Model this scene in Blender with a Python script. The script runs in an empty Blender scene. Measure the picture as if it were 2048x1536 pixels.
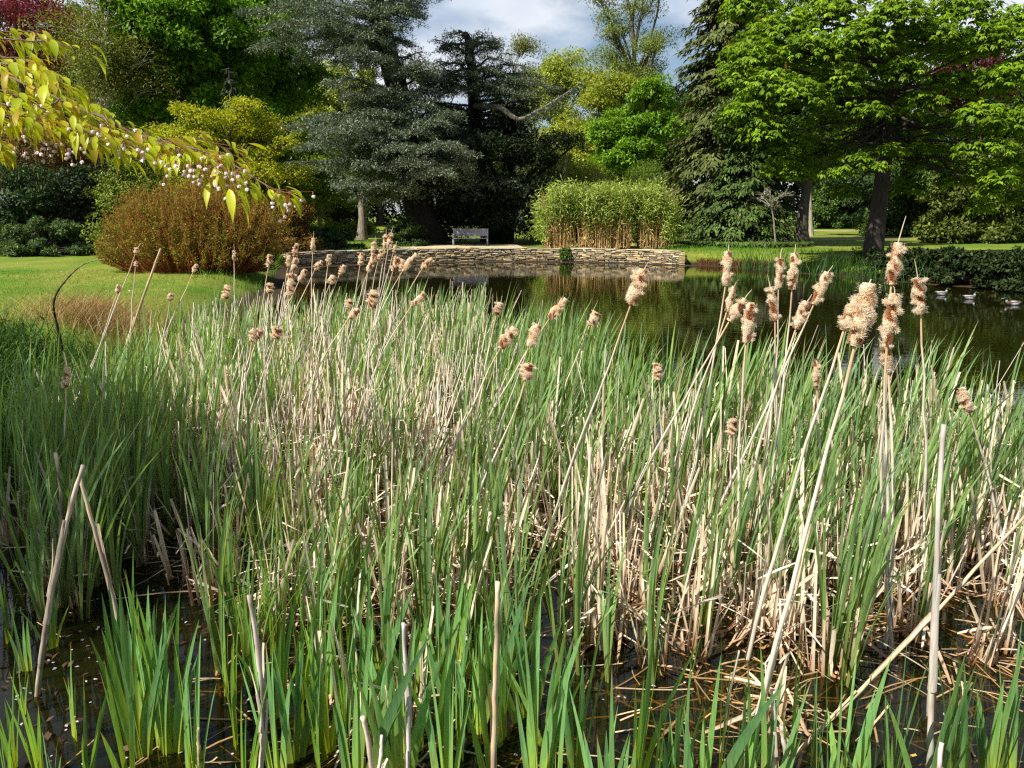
import bpy, math, random
import numpy as np
from mathutils import Vector, Matrix

rng = np.random.default_rng(11)
random.seed(11)
scene = bpy.context.scene
col = scene.collection

# ------------------------------------------------------------------ camera
CAMZ = 2.0
PITCH = math.radians(12.15)
F = 1593.0                                    # focal length in pixels of the 2048 px wide photograph
cam_data = bpy.data.cameras.new("camera")
cam_data.sensor_width = 36.0
cam_data.lens = 36.0 * F / 2048.0
cam_data.clip_start = 0.05
cam_data.clip_end = 3000
cam = bpy.data.objects.new("camera", cam_data)
cam.location = (0, 0, CAMZ)
cam.rotation_euler = (math.pi / 2 - PITCH, 0, 0)
col.objects.link(cam)
scene.camera = cam

# ------------------------------------------------------------------ light
SUN_EL = math.radians(48)
SUN_AZ = math.radians(-126)                   # measured from +Y towards +X: behind the camera and to its left
S = Vector((math.sin(SUN_AZ) * math.cos(SUN_EL), math.cos(SUN_AZ) * math.cos(SUN_EL), math.sin(SUN_EL)))
sd = bpy.data.lights.new("sun", 'SUN')
sd.energy = 5.0
sd.angle = math.radians(0.5)
sd.color = (1.0, 0.95, 0.86)
sun = bpy.data.objects.new("sun", sd)
sun.rotation_euler = S.to_track_quat('Z', 'Y').to_euler()
col.objects.link(sun)

world = bpy.data.worlds.new("World")
scene.world = world
world.use_nodes = True
nt = world.node_tree
nt.nodes.clear()
def N(t, tree=None, **kw):
    n = tree.nodes.new(t)
    for k, v in kw.items():
        setattr(n, k, v)
    return n
sky = N('ShaderNodeTexSky', nt, sky_type='NISHITA', sun_disc=False)
sky.sun_elevation = SUN_EL
sky.sun_rotation = SUN_AZ
sky.air_density = 1.0
sky.dust_density = 0.6
tc = N('ShaderNodeTexCoord', nt)
mp = N('ShaderNodeMapping', nt)
mp.inputs['Scale'].default_value = (1.0, 1.0, 2.2)
mp.inputs['Location'].default_value = (3.18, 0.3, 0.1)
no = N('ShaderNodeTexNoise', nt)
no.inputs['Scale'].default_value = 3.2
no.inputs['Detail'].default_value = 7
no.inputs['Roughness'].default_value = 0.55
rp = N('ShaderNodeValToRGB', nt)
rp.color_ramp.elements[0].position = 0.40
rp.color_ramp.elements[1].position = 0.54
n2 = N('ShaderNodeTexNoise', nt)
n2.inputs['Scale'].default_value = 5.0
n2.inputs['Detail'].default_value = 6
cr = N('ShaderNodeValToRGB', nt)
cr.color_ramp.elements[0].position = 0.3
cr.color_ramp.elements[0].color = (0.58, 0.68, 0.84, 1)
cr.color_ramp.elements[1].position = 0.62
cr.color_ramp.elements[1].color = (0.92, 0.95, 1.0, 1)
bg1 = N('ShaderNodeBackground', nt)
bg1.inputs[1].default_value = 0.065
bg2 = N('ShaderNodeBackground', nt)
bg2.inputs[1].default_value = 0.62
mx = N('ShaderNodeMixShader', nt)
ow = N('ShaderNodeOutputWorld', nt)
L = nt.links.new
L(tc.outputs['Generated'], mp.inputs[0]); L(mp.outputs[0], no.inputs['Vector']); L(mp.outputs[0], n2.inputs['Vector'])
L(no.outputs[0], rp.inputs[0]); L(n2.outputs[0], cr.inputs[0])
L(sky.outputs[0], bg1.inputs[0]); L(cr.outputs[0], bg2.inputs[0])
sz = N('ShaderNodeSeparateXYZ', nt)
zr = N('ShaderNodeMapRange', nt)
zr.inputs[1].default_value = 0.26; zr.inputs[2].default_value = 0.62
zr.inputs[3].default_value = 1.0; zr.inputs[4].default_value = 0.12
ml = N('ShaderNodeMath', nt, operation='MULTIPLY')
L(tc.outputs['Generated'], sz.inputs[0]); L(sz.outputs[2], zr.inputs[0]); L(zr.outputs[0], ml.inputs[0]); L(rp.outputs[0], ml.inputs[1])
L(ml.outputs[0], mx.inputs[0]); L(bg1.outputs[0], mx.inputs[1]); L(bg2.outputs[0], mx.inputs[2]); L(mx.outputs[0], ow.inputs[0])

scene.view_settings.view_transform = 'Standard'
scene.view_settings.look = 'None'
scene.view_settings.exposure = 0.74
scene.view_settings.gamma = 1.0
scene.view_settings.use_curve_mapping = False
scene.cycles.max_bounces = 7
scene.cycles.transparent_max_bounces = 12
scene.cycles.diffuse_bounces = 3
scene.cycles.transmission_bounces = 4
scene.cycles.caustics_reflective = False
scene.cycles.caustics_refractive = False
scene.cycles.use_denoising = False
scene.cycles.sample_clamp_indirect = 4.0
scene.cycles.filter_width = 1.3

# ------------------------------------------------------------------ placing
FW = np.array((0, math.cos(PITCH), -math.sin(PITCH)))
UP = np.array((0, math.sin(PITCH), math.cos(PITCH)))
CAM = np.array((0, 0, CAMZ))
def ray(px, py):
    return FW + (px - 1024) / F * np.array((1.0, 0, 0)) + (768 - py) / F * UP
def P(px, py, d):                             # the place a photo pixel shows at a distance d
    r = ray(px, py)
    return CAM + r * (d / r[1])
def G(px, py, z=0.0):                         # the place a photo pixel shows on a level z
    r = ray(px, py)
    return CAM + r * ((z - CAMZ) / r[2])
def pix(p):
    q = np.asarray(p, float) - CAM
    dep = q @ FW
    return 1024 + F * q[..., 0] / dep, 768 - F * (q @ UP) / dep

# ------------------------------------------------------------------ mesh helpers
def nrm(a):
    return a / np.maximum(np.linalg.norm(a, axis=-1, keepdims=True), 1e-9)
def rnd(n, lo=0.0, hi=1.0):
    return rng.uniform(lo, hi, n)
def unit(n):
    return nrm(rng.normal(size=(n, 3)))

class MB:
    def __init__(self):
        self.v, self.q, self.t, self.c, self.n = [], [], [], [], 0
    def add(self, v, q=None, t=None, c=(1, 1, 1)):
        v = np.asarray(v, float).reshape(-1, 3)
        if len(v) == 0:
            return
        c = np.broadcast_to(np.asarray(c, float), (len(v), 3))
        if q is not None and len(q):
            self.q.append(np.asarray(q, np.int64).reshape(-1, 4) + self.n)
        if t is not None and len(t):
            self.t.append(np.asarray(t, np.int64).reshape(-1, 3) + self.n)
        self.v.append(v); self.c.append(c); self.n += len(v)
    def mesh(self, name, mat, smooth=False):
        me = bpy.data.meshes.new(name)
        v = np.concatenate(self.v); c = np.concatenate(self.c)
        q = np.concatenate(self.q) if self.q else np.zeros((0, 4), np.int64)
        t = np.concatenate(self.t) if self.t else np.zeros((0, 3), np.int64)
        me.vertices.add(len(v)); me.vertices.foreach_set('co', v.astype(np.float32).ravel())
        li = np.concatenate([q.ravel(), t.ravel()]).astype(np.int32)
        me.loops.add(len(li)); me.loops.foreach_set('vertex_index', li)
        st = np.concatenate([np.arange(len(q)) * 4, len(q) * 4 + np.arange(len(t)) * 3]).astype(np.int32)
        me.polygons.add(len(st)); me.polygons.foreach_set('loop_start', st)
        if smooth:
            me.polygons.foreach_set('use_smooth', np.ones(len(st), bool))
        me.update(calc_edges=True)
        a = me.attributes.new('col', 'FLOAT_COLOR', 'POINT')
        a.data.foreach_set('color', np.concatenate([c, np.ones((len(c), 1))], 1).astype(np.float32).ravel())
        me.materials.append(mat)
        return me
    def build(self, name, mat, parent=None, smooth=False):
        o = bpy.data.objects.new(name, self.mesh(name, mat, smooth))
        col.objects.link(o)
        if parent is not None:
            o.parent = parent
        return o

def empty(name, loc=(0, 0, 0)):
    o = bpy.data.objects.new(name, None)
    o.empty_display_size = 0.1
    o.location = loc
    col.objects.link(o)
    return o
def tag(o, label=None, cat=None, group=None, kind=None):
    if label: o['label'] = label
    if cat: o['category'] = cat
    if group: o['group'] = group
    if kind: o['kind'] = kind
    return o
def copy_tree(o, parent=None):
    c = o.copy()
    col.objects.link(c)
    if parent is not None:
        c.parent = parent
    for ch in [k for k in o.children]:
        copy_tree(ch, c)
    return c

def tubes(mb, pts, rad, sides=5, c=(1, 1, 1), cap=False):
    """pts N x K x 3, rad N x K: N round bars of K stations; c is one colour, N x 3 or N x K x 3."""
    pts = np.asarray(pts, float); rad = np.asarray(rad, float)
    if pts.ndim == 2:
        pts = pts[None]; rad = np.broadcast_to(rad, pts.shape[:2])
    n, k, _ = pts.shape
    rad = np.broadcast_to(rad, (n, k))
    t = nrm(np.gradient(pts, axis=1))
    mean = nrm(t.mean(1))
    ref = np.where(np.abs(mean[:, 2:3]) > 0.85, np.array([[1.0, 0.1, 0]]), np.array([[0, 0, 1.0]]))
    s = nrm(np.cross(t, ref[:, None, :]))
    u = np.cross(s, t)
    a = np.arange(sides) / sides * 2 * math.pi
    ring = pts[:, :, None, :] + rad[:, :, None, None] * (np.cos(a)[None, None, :, None] * s[:, :, None, :] + np.sin(a)[None, None, :, None] * u[:, :, None, :])
    idx = np.arange(n * k * sides).reshape(n, k, sides)
    q = np.stack([idx[:, :-1, :], np.roll(idx, -1, 2)[:, :-1, :], np.roll(idx, -1, 2)[:, 1:, :], idx[:, 1:, :]], -1)
    c = np.asarray(c, float)
    if c.ndim == 2: c = c[:, None, :]
    cc = np.broadcast_to(c if c.ndim == 3 else c[None, None, :], (n, k, 3))
    cc = np.repeat(cc[:, :, None, :], sides, 2).reshape(-1, 3)
    v = ring.reshape(-1, 3)
    tri = None
    if cap:
        v = np.concatenate([v, pts[:, -1] + 0 * rad[:, -1:]])
        cc = np.concatenate([cc, cc.reshape(n, k, sides, 3)[:, -1, 0] * 0.6])
        ce = n * k * sides + np.arange(n)
        tri = np.stack([idx[:, -1, :], np.roll(idx, -1, 2)[:, -1, :], np.repeat(ce[:, None], sides, 1)], -1)
    mb.add(v, q, tri, cc)

def ribbons(mb, cen, side, w, fold=0.15, c=(1, 1, 1)):
    """cen N x K x 3 centre lines, side N x 3 or N x K x 3, w N x K full widths: folded blades."""
    cen = np.asarray(cen, float)
    n, k, _ = cen.shape
    side = np.asarray(side, float)
    if side.ndim == 2:
        side = np.repeat(side[:, None, :], k, 1)
    t = nrm(np.gradient(cen, axis=1))
    side = nrm(side - (side * t).sum(-1, keepdims=True) * t)
    nn = np.cross(side, t)
    w = np.broadcast_to(w, (n, k))[..., None]
    v = np.stack([cen - side * w / 2, cen + nn * w * fold, cen + side * w / 2], 2)
    idx = np.arange(n * k * 3).reshape(n, k, 3)
    q = np.stack([idx[:, :-1, :-1], idx[:, :-1, 1:], idx[:, 1:, 1:], idx[:, 1:, :-1]], -1)
    c = np.asarray(c, float)
    if c.ndim == 2: c = c[:, None, :]
    cc = np.broadcast_to(c if c.ndim == 3 else c[None, None, :], (n, k, 3))
    mb.add(v, q, None, np.repeat(cc[:, :, None, :], 3, 2).reshape(-1, 3))

def leaves(mb, pos, d, up, ln, wd, c, bend=0.15):
    """leaf-shaped quads: base, two flanks, tip."""
    pos = np.asarray(pos, float)
    n = len(pos)
    d = nrm(d)
    s = nrm(np.cross(d, up))
    u = np.cross(s, d)
    ln = np.broadcast_to(ln, n)[:, None]; wd = np.broadcast_to(wd, n)[:, None]
    m = pos + d * ln * 0.45 + u * ln * bend * 0.5
    v = np.stack([pos, m + s * wd / 2, pos + d * ln - u * ln * bend * 0.3, m - s * wd / 2], 1)
    q = np.arange(n * 4).reshape(n, 4)
    c = np.broadcast_to(np.asarray(c, float), (n, 3))
    mb.add(v, q, None, np.repeat(c, 4, 0))

def bez(p0, p1, p2, k):
    t = np.linspace(0, 1, k)[None, :, None]
    p0, p1, p2 = [np.asarray(a, float).reshape(-1, 1, 3) for a in (p0, p1, p2)]
    return (1 - t) ** 2 * p0 + 2 * t * (1 - t) * p1 + t ** 2 * p2

def varied(n, c1, c2=None, var=0.22):
    c1 = np.asarray(c1, float)
    c = np.repeat(c1[None], n, 0)
    if c2 is not None:
        f = rnd(n)[:, None] ** 1.3
        c = c * (1 - f) + np.asarray(c2, float) * f
    return c * np.exp(rng.normal(0, var, n))[:, None]

def box(mb, lo, hi, c=(1, 1, 1), M=None):
    lo = np.asarray(lo, float); hi = np.asarray(hi, float)
    v = np.array([[(lo, hi)[i][0], (lo, hi)[j][1], (lo, hi)[k][2]] for i in (0, 1) for j in (0, 1) for k in (0, 1)])
    if M is not None:
        v = v @ np.asarray(M)[:3, :3].T + np.asarray(M)[:3, 3]
    q = [(0, 1, 3, 2), (4, 6, 7, 5), (0, 4, 5, 1), (2, 3, 7, 6), (0, 2, 6, 4), (1, 5, 7, 3)]
    mb.add(v, q, None, c)

def cbox(mb, lo, hi, ch=0.01, c=(1, 1, 1), jit=0.0, M=None):
    """box with chamfered edges (24 vertices) and optional jitter."""
    lo = np.asarray(lo, float); hi = np.asarray(hi, float)
    ce, h = (lo + hi) / 2, (hi - lo) / 2
    ch = min(ch, h.min() * 0.6)
    v, ix = [], {}
    for sx in (-1, 1):
        for sy in (-1, 1):
            for sz in (-1, 1):
                s3 = np.array((sx, sy, sz))
                j = rng.normal(0, jit, 3) if jit else 0
                for ax in range(3):
                    e = h - ch
                    e = e.copy(); e[ax] = h[ax]
                    ix[(sx, sy, sz, ax)] = len(v)
                    v.append(ce + s3 * e + j)
    q, t = [], []
    for ax in range(3):
        a, b = [k for k in range(3) if k != ax]
        for s in (-1, 1):
            f = []
            for (sa, sb) in ((-1, -1), (1, -1), (1, 1), (-1, 1)):
                k = [0, 0, 0]; k[ax] = s; k[a] = sa; k[b] = sb
                f.append(ix[(*k, ax)])
            q.append(f)
            for sb in (-1, 1):
                if ax < b:
                    k1 = [0, 0, 0]; k1[ax] = s; k1[b] = sb; k1[a] = -1
                    k2 = list(k1); k2[a] = 1
                    q.append((ix[(*k1, ax)], ix[(*k2, ax)], ix[(*k2, b)], ix[(*k1, b)]))
            for sa in (-1, 1):
                if ax < a:
                    k1 = [0, 0, 0]; k1[ax] = s; k1[a] = sa; k1[b] = -1
                    k2 = list(k1); k2[b] = 1
                    q.append((ix[(*k1, ax)], ix[(*k2, ax)], ix[(*k2, a)], ix[(*k1, a)]))
    for sx in (-1, 1):
        for sy in (-1, 1):
            for sz in (-1, 1):
                t.append([ix[(sx, sy, sz, k)] for k in range(3)])
    v = np.array(v)
    if M is not None:
        v = v @ np.asarray(M)[:3, :3].T + np.asarray(M)[:3, 3]
    mb.add(v, q, t, c)

# ------------------------------------------------------------------ materials
def newmat(name):
    m = bpy.data.materials.new(name)
    m.use_nodes = True
    t = m.node_tree
    t.nodes.clear()
    out = t.nodes.new('ShaderNodeOutputMaterial')
    return m, t, out
def leaf_mat(name, tr=0.32, rough=0.5, spec=0.3, tint=(1.25, 1.25, 0.6), rand=0.0, streak=0.0):
    m, t, out = newmat(name)
    a = N('ShaderNodeAttribute', t, attribute_name='col')
    src = a.outputs['Color']
    if rand:
        oi = N('ShaderNodeObjectInfo', t)
        mr = N('ShaderNodeMapRange', t)
        mr.inputs[3].default_value = 1 - rand; mr.inputs[4].default_value = 1 + rand
        t.links.new(oi.outputs['Random'], mr.inputs[0])
        hs = N('ShaderNodeHueSaturation', t)
        t.links.new(mr.outputs[0], hs.inputs['Value']); t.links.new(src, hs.inputs['Color'])
        src = hs.outputs[0]
    if streak:
        ge = N('ShaderNodeNewGeometry', t)
        ns = N('ShaderNodeTexNoise', t)
        mpp = N('ShaderNodeMapping', t)
        mpp.inputs['Scale'].default_value = (160, 160, 9)
        ns.inputs['Scale'].default_value = 1.0
        ns.inputs['Detail'].default_value = 3
        t.links.new(ge.outputs['Position'], mpp.inputs[0]); t.links.new(mpp.outputs[0], ns.inputs['Vector'])
        m2 = N('ShaderNodeMapRange', t)
        m2.inputs[1].default_value = 0.3; m2.inputs[2].default_value = 0.7
        m2.inputs[3].default_value = 1 - streak; m2.inputs[4].default_value = 1 + streak
        h2 = N('ShaderNodeHueSaturation', t)
        t.links.new(ns.outputs[0], m2.inputs[0]); t.links.new(m2.outputs[0], h2.inputs['Value']); t.links.new(src, h2.inputs['Color'])
        src = h2.outputs[0]
    p = N('ShaderNodeBsdfPrincipled', t)
    p.inputs['Roughness'].default_value = rough
    p.inputs['Specular IOR Level'].default_value = spec
    t.links.new(src, p.inputs['Base Color'])
    if tr:
        tl = N('ShaderNodeBsdfTranslucent', t)
        mxc = N('ShaderNodeMix', t, data_type='RGBA', blend_type='MULTIPLY')
        mxc.inputs[0].default_value = 1.0
        mxc.inputs[7].default_value = (*tint, 1)
        t.links.new(src, mxc.inputs[6]); t.links.new(mxc.outputs[2], tl.inputs[0])
        ms = N('ShaderNodeMixShader', t)
        ms.inputs[0].default_value = tr
        t.links.new(p.outputs[0], ms.inputs[1]); t.links.new(tl.outputs[0], ms.inputs[2])
        t.links.new(ms.outputs[0], out.inputs[0])
    else:
        t.links.new(p.outputs[0], out.inputs[0])
    return m
def rough_mat(name, c1=None, c2=None, scale=8, rough=0.85, bump=0.4, stretch=(1, 1, 1), attr=False, dist=0.02, spec=0.2, mulrange=(0.6, 1.3)):
    m, t, out = newmat(name)
    ge = N('ShaderNodeNewGeometry', t)
    mpp = N('ShaderNodeMapping', t)
    mpp.inputs['Scale'].default_value = stretch
    ns = N('ShaderNodeTexNoise', t)
    ns.inputs['Scale'].default_value = scale
    ns.inputs['Detail'].default_value = 7
    ns.inputs['Roughness'].default_value = 0.65
    t.links.new(ge.outputs['Position'], mpp.inputs[0]); t.links.new(mpp.outputs[0], ns.inputs['Vector'])
    p = N('ShaderNodeBsdfPrincipled', t)
    p.inputs['Roughness'].default_value = rough
    p.inputs['Specular IOR Level'].default_value = spec
    if attr:
        a = N('ShaderNodeAttribute', t, attribute_name='col')
        mr = N('ShaderNodeMapRange', t)
        mr.inputs[1].default_value = 0.3; mr.inputs[2].default_value = 0.7
        mr.inputs[3].default_value = mulrange[0]; mr.inputs[4].default_value = mulrange[1]
        hs = N('ShaderNodeHueSaturation', t)
        t.links.new(ns.outputs[0], mr.inputs[0]); t.links.new(mr.outputs[0], hs.inputs['Value']); t.links.new(a.outputs['Color'], hs.inputs['Color'])
        t.links.new(hs.outputs[0], p.inputs['Base Color'])
    else:
        r = N('ShaderNodeValToRGB', t)
        r.color_ramp.elements[0].position = 0.32; r.color_ramp.elements[0].color = (*c1, 1)
        r.color_ramp.elements[1].position = 0.68; r.color_ramp.elements[1].color = (*c2, 1)
        t.links.new(ns.outputs[0], r.inputs[0]); t.links.new(r.outputs[0], p.inputs['Base Color'])
    if bump:
        b = N('ShaderNodeBump', t)
        b.inputs['Strength'].default_value = bump; b.inputs['Distance'].default_value = dist
        t.links.new(ns.outputs[0], b.inputs['Height']); t.links.new(b.outputs[0], p.inputs['Normal'])
    t.links.new(p.outputs[0], out.inputs[0])
    return m

M_LEAF = leaf_mat('broad_leaf', 0.38, 0.5, 0.25)
M_NEEDLE = leaf_mat('needle_leaf', 0.12, 0.6, 0.2, (1, 1, 0.7))
M_DENSE = leaf_mat('evergreen_leaf', 0.14, 0.55, 0.2, (1, 1.1, 0.6))
M_REED = leaf_mat('reed_blade', 0.36, 0.42, 0.35, (1.5, 1.35, 0.35), rand=0.20, streak=0.24)
M_DEAD = leaf_mat('dead_reed', 0.18, 0.7, 0.2, (1.1, 0.9, 0.6), rand=0.10, streak=0.22)
M_CHERRY = leaf_mat('cherry_leaf', 0.55, 0.42, 0.35, (1.5, 1.3, 0.3))
M_PETAL = leaf_mat('petal', 0.35, 0.6, 0.2, (1, 0.9, 0.95))
M_FLUFF = leaf_mat('seed_fluff', 0.50, 0.9, 0.05, (1.05, 0.98, 0.85))
M_STALK = rough_mat('dry_stalk', attr=True, scale=1.0, stretch=(90, 90, 8), rough=0.75, bump=0.3, dist=0.002, mulrange=(0.68, 1.2))
M_BARK = rough_mat('bark', attr=True, scale=1.0, stretch=(14, 14, 3), rough=0.9, bump=0.7, dist=0.03, mulrange=(0.5, 1.5))
M_STONE = rough_mat('stone', attr=True, scale=9, rough=0.9, bump=0.5, dist=0.02, mulrange=(0.62, 1.3))
M_WOOD = rough_mat('weathered_wood', (0.42, 0.37, 0.40), (0.60, 0.55, 0.60), scale=1.0, stretch=(3, 40, 40), rough=0.7, bump=0.3, dist=0.004)
M_GRAVEL = rough_mat('gravel', (0.36, 0.28, 0.15), (0.62, 0.53, 0.33), scale=14, rough=0.95, bump=0.4, dist=0.01)
M_SAND = rough_mat('path_gravel', (0.42, 0.27, 0.16), (0.60, 0.42, 0.28), scale=3, rough=0.95, bump=0.2, dist=0.01)
M_FEATHER = rough_mat('feathers', attr=True, scale=60, rough=0.6, bump=0.1, dist=0.003, mulrange=(0.85, 1.1))

# ------------------------------------------------------------------ ground, water
POND = np.array([(-1.9, 1.2), (-2.7, 2.5), (-3.5, 4.5), (-4.3, 7), (-5.0, 10), (-5.6, 14), (-5.7, 18), (-6.3, 22), (-7.4, 26), (-8.25, 29.6),
                 (-6.3, 31.5), (-4, 32.8), (-1, 33.5), (2, 33.4), (4.5, 32.4), (6.45, 31.0), (7.4, 31.2), (8.6, 29.8), (10.2, 26.6), (12.3, 22.6), (14.5, 20.4),
                 (20, 17), (34, 13), (36, -6), (8, -2.5), (3, 0.7), (0, 1.3)], float)
WALL_LINE = POND[9:16]
def seg_dist(p, a, b):
    ab = b - a
    t = np.clip(((p - a) @ ab) / (ab @ ab), 0, 1)
    return np.linalg.norm(p - (a + t[:, None] * ab), axis=1)
def pond_sdf(p):                              # < 0 inside
    p = np.asarray(p, float).reshape(-1, 2)
    d = np.full(len(p), 1e9)
    ins = np.zeros(len(p), bool)
    m = len(POND)
    for i in range(m):
        a, b = POND[i], POND[(i + 1) % m]
        d = np.minimum(d, seg_dist(p, a, b))
        cr_ = (a[1] > p[:, 1]) != (b[1] > p[:, 1])
        with np.errstate(divide='ignore', invalid='ignore'):
            xi = (b[0] - a[0]) * (p[:, 1] - a[1]) / (b[1] - a[1]) + a[0]
        ins ^= cr_ & (p[:, 0] < xi)
    return np.where(ins, -d, d)
def wall_dist(p):
    p = np.asarray(p, float).reshape(-1, 2)
    return np.min([seg_dist(p, WALL_LINE[i], WALL_LINE[i + 1]) for i in range(len(WALL_LINE) - 1)], axis=0)
def smooth(x):
    x = np.clip(x, 0, 1)
    return x * x * (3 - 2 * x)
def ground_z(p):
    p = np.asarray(p, float).reshape(-1, 2)
    s = pond_sdf(p)
    nearwall = wall_dist(p) < 1.6
    rise = np.where(nearwall, 0.35, 1.5)
    rise = np.where((p[:, 1] < 3) & (p[:, 0] < 3), 0.9, rise)
    land = 0.03 + 0.43 * smooth((s - np.where(nearwall, 0.1, 0)) / rise)
    land += 0.10 * smooth((p[:, 1] - 34) / 30) - 0.03 * smooth((s - 3) / 10) * 0
    land += 0.015 * np.sin(p[:, 0] * 0.9 + 1) * np.cos(p[:, 1] * 0.7)
    bed = 0.03 - 0.17 * smooth(-s / 1.6) - 0.5 * smooth((-s - 4) / 8) * smooth((p[:, 1] - 8) / 6)
    return np.where(s > 0, land, bed)
def gz(x, y):
    return float(ground_z([(x, y)])[0])

def axis(a, b, st, far, k):
    inner = np.arange(a, b + st * 0.5, st)
    g = st * 1.35 ** np.arange(1, k)
    lo = a - np.cumsum(g); hi = b + np.cumsum(g)
    lo = lo[lo > -far]; hi = hi[hi < far]
    return np.concatenate([[-far], lo[::-1], inner, hi, [far]])
gx = axis(-14, 22, 0.2, 900, 60)
gy = axis(-1, 40, 0.2, 900, 60)
XX, YY = np.meshgrid(gx, gy)
pts = np.stack([XX.ravel(), YY.ravel()], 1)
ZZ = ground_z(pts)
mb = MB()
ix = np.arange(len(pts)).reshape(XX.shape)
mb.add(np.column_stack([pts, ZZ]), np.stack([ix[:-1, :-1], ix[:-1, 1:], ix[1:, 1:], ix[1:, :-1]], -1))
def ground_material():
    m, t, out = newmat('lawn_and_mud')
    ge = N('ShaderNodeNewGeometry', t)
    sx = N('ShaderNodeSeparateXYZ', t)
    t.links.new(ge.outputs['Position'], sx.inputs[0])
    def noise(scale, detail=6, st=(1, 1, 1)):
        mpp = N('ShaderNodeMapping', t); mpp.inputs['Scale'].default_value = st
        n = N('ShaderNodeTexNoise', t); n.inputs['Scale'].default_value = scale; n.inputs['Detail'].default_value = detail
        n.inputs['Roughness'].default_value = 0.65
        t.links.new(ge.outputs['Position'], mpp.inputs[0]); t.links.new(mpp.outputs[0], n.inputs['Vector'])
        return n
    def ramp(n, a, b, ca, cb):
        r = N('ShaderNodeValToRGB', t)
        r.color_ramp.elements[0].position = a; r.color_ramp.elements[0].color = (*ca, 1)
        r.color_ramp.elements[1].position = b; r.color_ramp.elements[1].color = (*cb, 1)
        t.links.new(n.outputs[0], r.inputs[0])
        return r
    big = ramp(noise(0.55, 5, (1, 0.6, 1)), 0.36, 0.64, (0.095, 0.20, 0.012), (0.25, 0.26, 0.045))
    fine = ramp(noise(22, 4), 0.3, 0.72, (0.55, 0.6, 0.5), (1.25, 1.2, 1.2))
    gm = N('ShaderNodeMix', t, data_type='RGBA', blend_type='MULTIPLY'); gm.inputs[0].default_value = 1
    t.links.new(big.outputs[0], gm.inputs[6]); t.links.new(fine.outputs[0], gm.inputs[7])
    mud = ramp(noise(7), 0.3, 0.7, (0.020, 0.014, 0.009), (0.075, 0.05, 0.028))
    n3 = noise(3)
    ad = N('ShaderNodeMath', t, operation='MULTIPLY_ADD'); ad.inputs[1].default_value = 0.12
    t.links.new(n3.outputs[0], ad.inputs[0]); t.links.new(sx.outputs[2], ad.inputs[2])
    mr = N('ShaderNodeMapRange', t); mr.inputs[1].default_value = 0.14; mr.inputs[2].default_value = 0.26
    t.links.new(ad.outputs[0], mr.inputs[0])
    mm = N('ShaderNodeMix', t, data_type='RGBA')
    t.links.new(mr.outputs[0], mm.inputs[0]); t.links.new(mud.outputs[0], mm.inputs[6]); t.links.new(gm.outputs[2], mm.inputs[7])
    p = N('ShaderNodeBsdfPrincipled', t); p.inputs['Roughness'].default_value = 0.9; p.inputs['Specular IOR Level'].default_value = 0.15
    t.links.new(mm.outputs[2], p.inputs['Base Color'])
    b = N('ShaderNodeBump', t); b.inputs['Strength'].default_value = 0.6; b.inputs['Distance'].default_value = 0.05
    t.links.new(noise(30, 4).outputs[0], b.inputs['Height']); t.links.new(b.outputs[0], p.inputs['Normal'])
    t.links.new(p.outputs[0], out.inputs[0])
    return m
tag(mb.build('ground', ground_material(), smooth=True), kind='structure')

def water_material():
    m, t, out = newmat('pond_water')
    ge = N('ShaderNodeNewGeometry', t)
    mpp = N('ShaderNodeMapping', t); mpp.inputs['Scale'].default_value = (0.8, 2.2, 1)
    ns = N('ShaderNodeTexNoise', t); ns.inputs['Scale'].default_value = 2.3; ns.inputs['Detail'].default_value = 3
    t.links.new(ge.outputs['Position'], mpp.inputs[0]); t.links.new(mpp.outputs[0], ns.inputs['Vector'])
    b = N('ShaderNodeBump', t); b.inputs['Strength'].default_value = 0.035; b.inputs['Distance'].default_value = 0.05
    t.links.new(ns.outputs[0], b.inputs['Height'])
    gl = N('ShaderNodeBsdfGlossy', t); gl.inputs['Roughness'].default_value = 0.02
    gl.inputs[0].default_value = (1, 1, 1, 1)
    t.links.new(b.outputs[0], gl.inputs['Normal'])
    tr = N('ShaderNodeBsdfTransparent', t); tr.inputs[0].default_value = (0.40, 0.36, 0.16, 1)
    fr = N('ShaderNodeFresnel', t); fr.inputs[0].default_value = 1.33
    t.links.new(b.outputs[0], fr.inputs['Normal'])
    mk = N('ShaderNodeBsdfDiffuse', t); mk.inputs[0].default_value = (0.040, 0.055, 0.012, 1)
    m0 = N('ShaderNodeMixShader', t); m0.inputs[0].default_value = 0.10
    t.links.new(tr.outputs[0], m0.inputs[1]); t.links.new(mk.outputs[0], m0.inputs[2])
    ms = N('ShaderNodeMixShader', t)
    t.links.new(fr.outputs[0], ms.inputs[0]); t.links.new(m0.outputs[0], ms.inputs[1]); t.links.new(gl.outputs[0], ms.inputs[2])
    t.links.new(ms.outputs[0], out.inputs[0])
    return m
mb = MB()
mb.add([(-9, -7, 0), (37, -7, 0), (37, 34, 0), (-9, 34, 0)], [(0, 1, 2, 3)])
tag(mb.build('water', water_material()), kind='structure')

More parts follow.
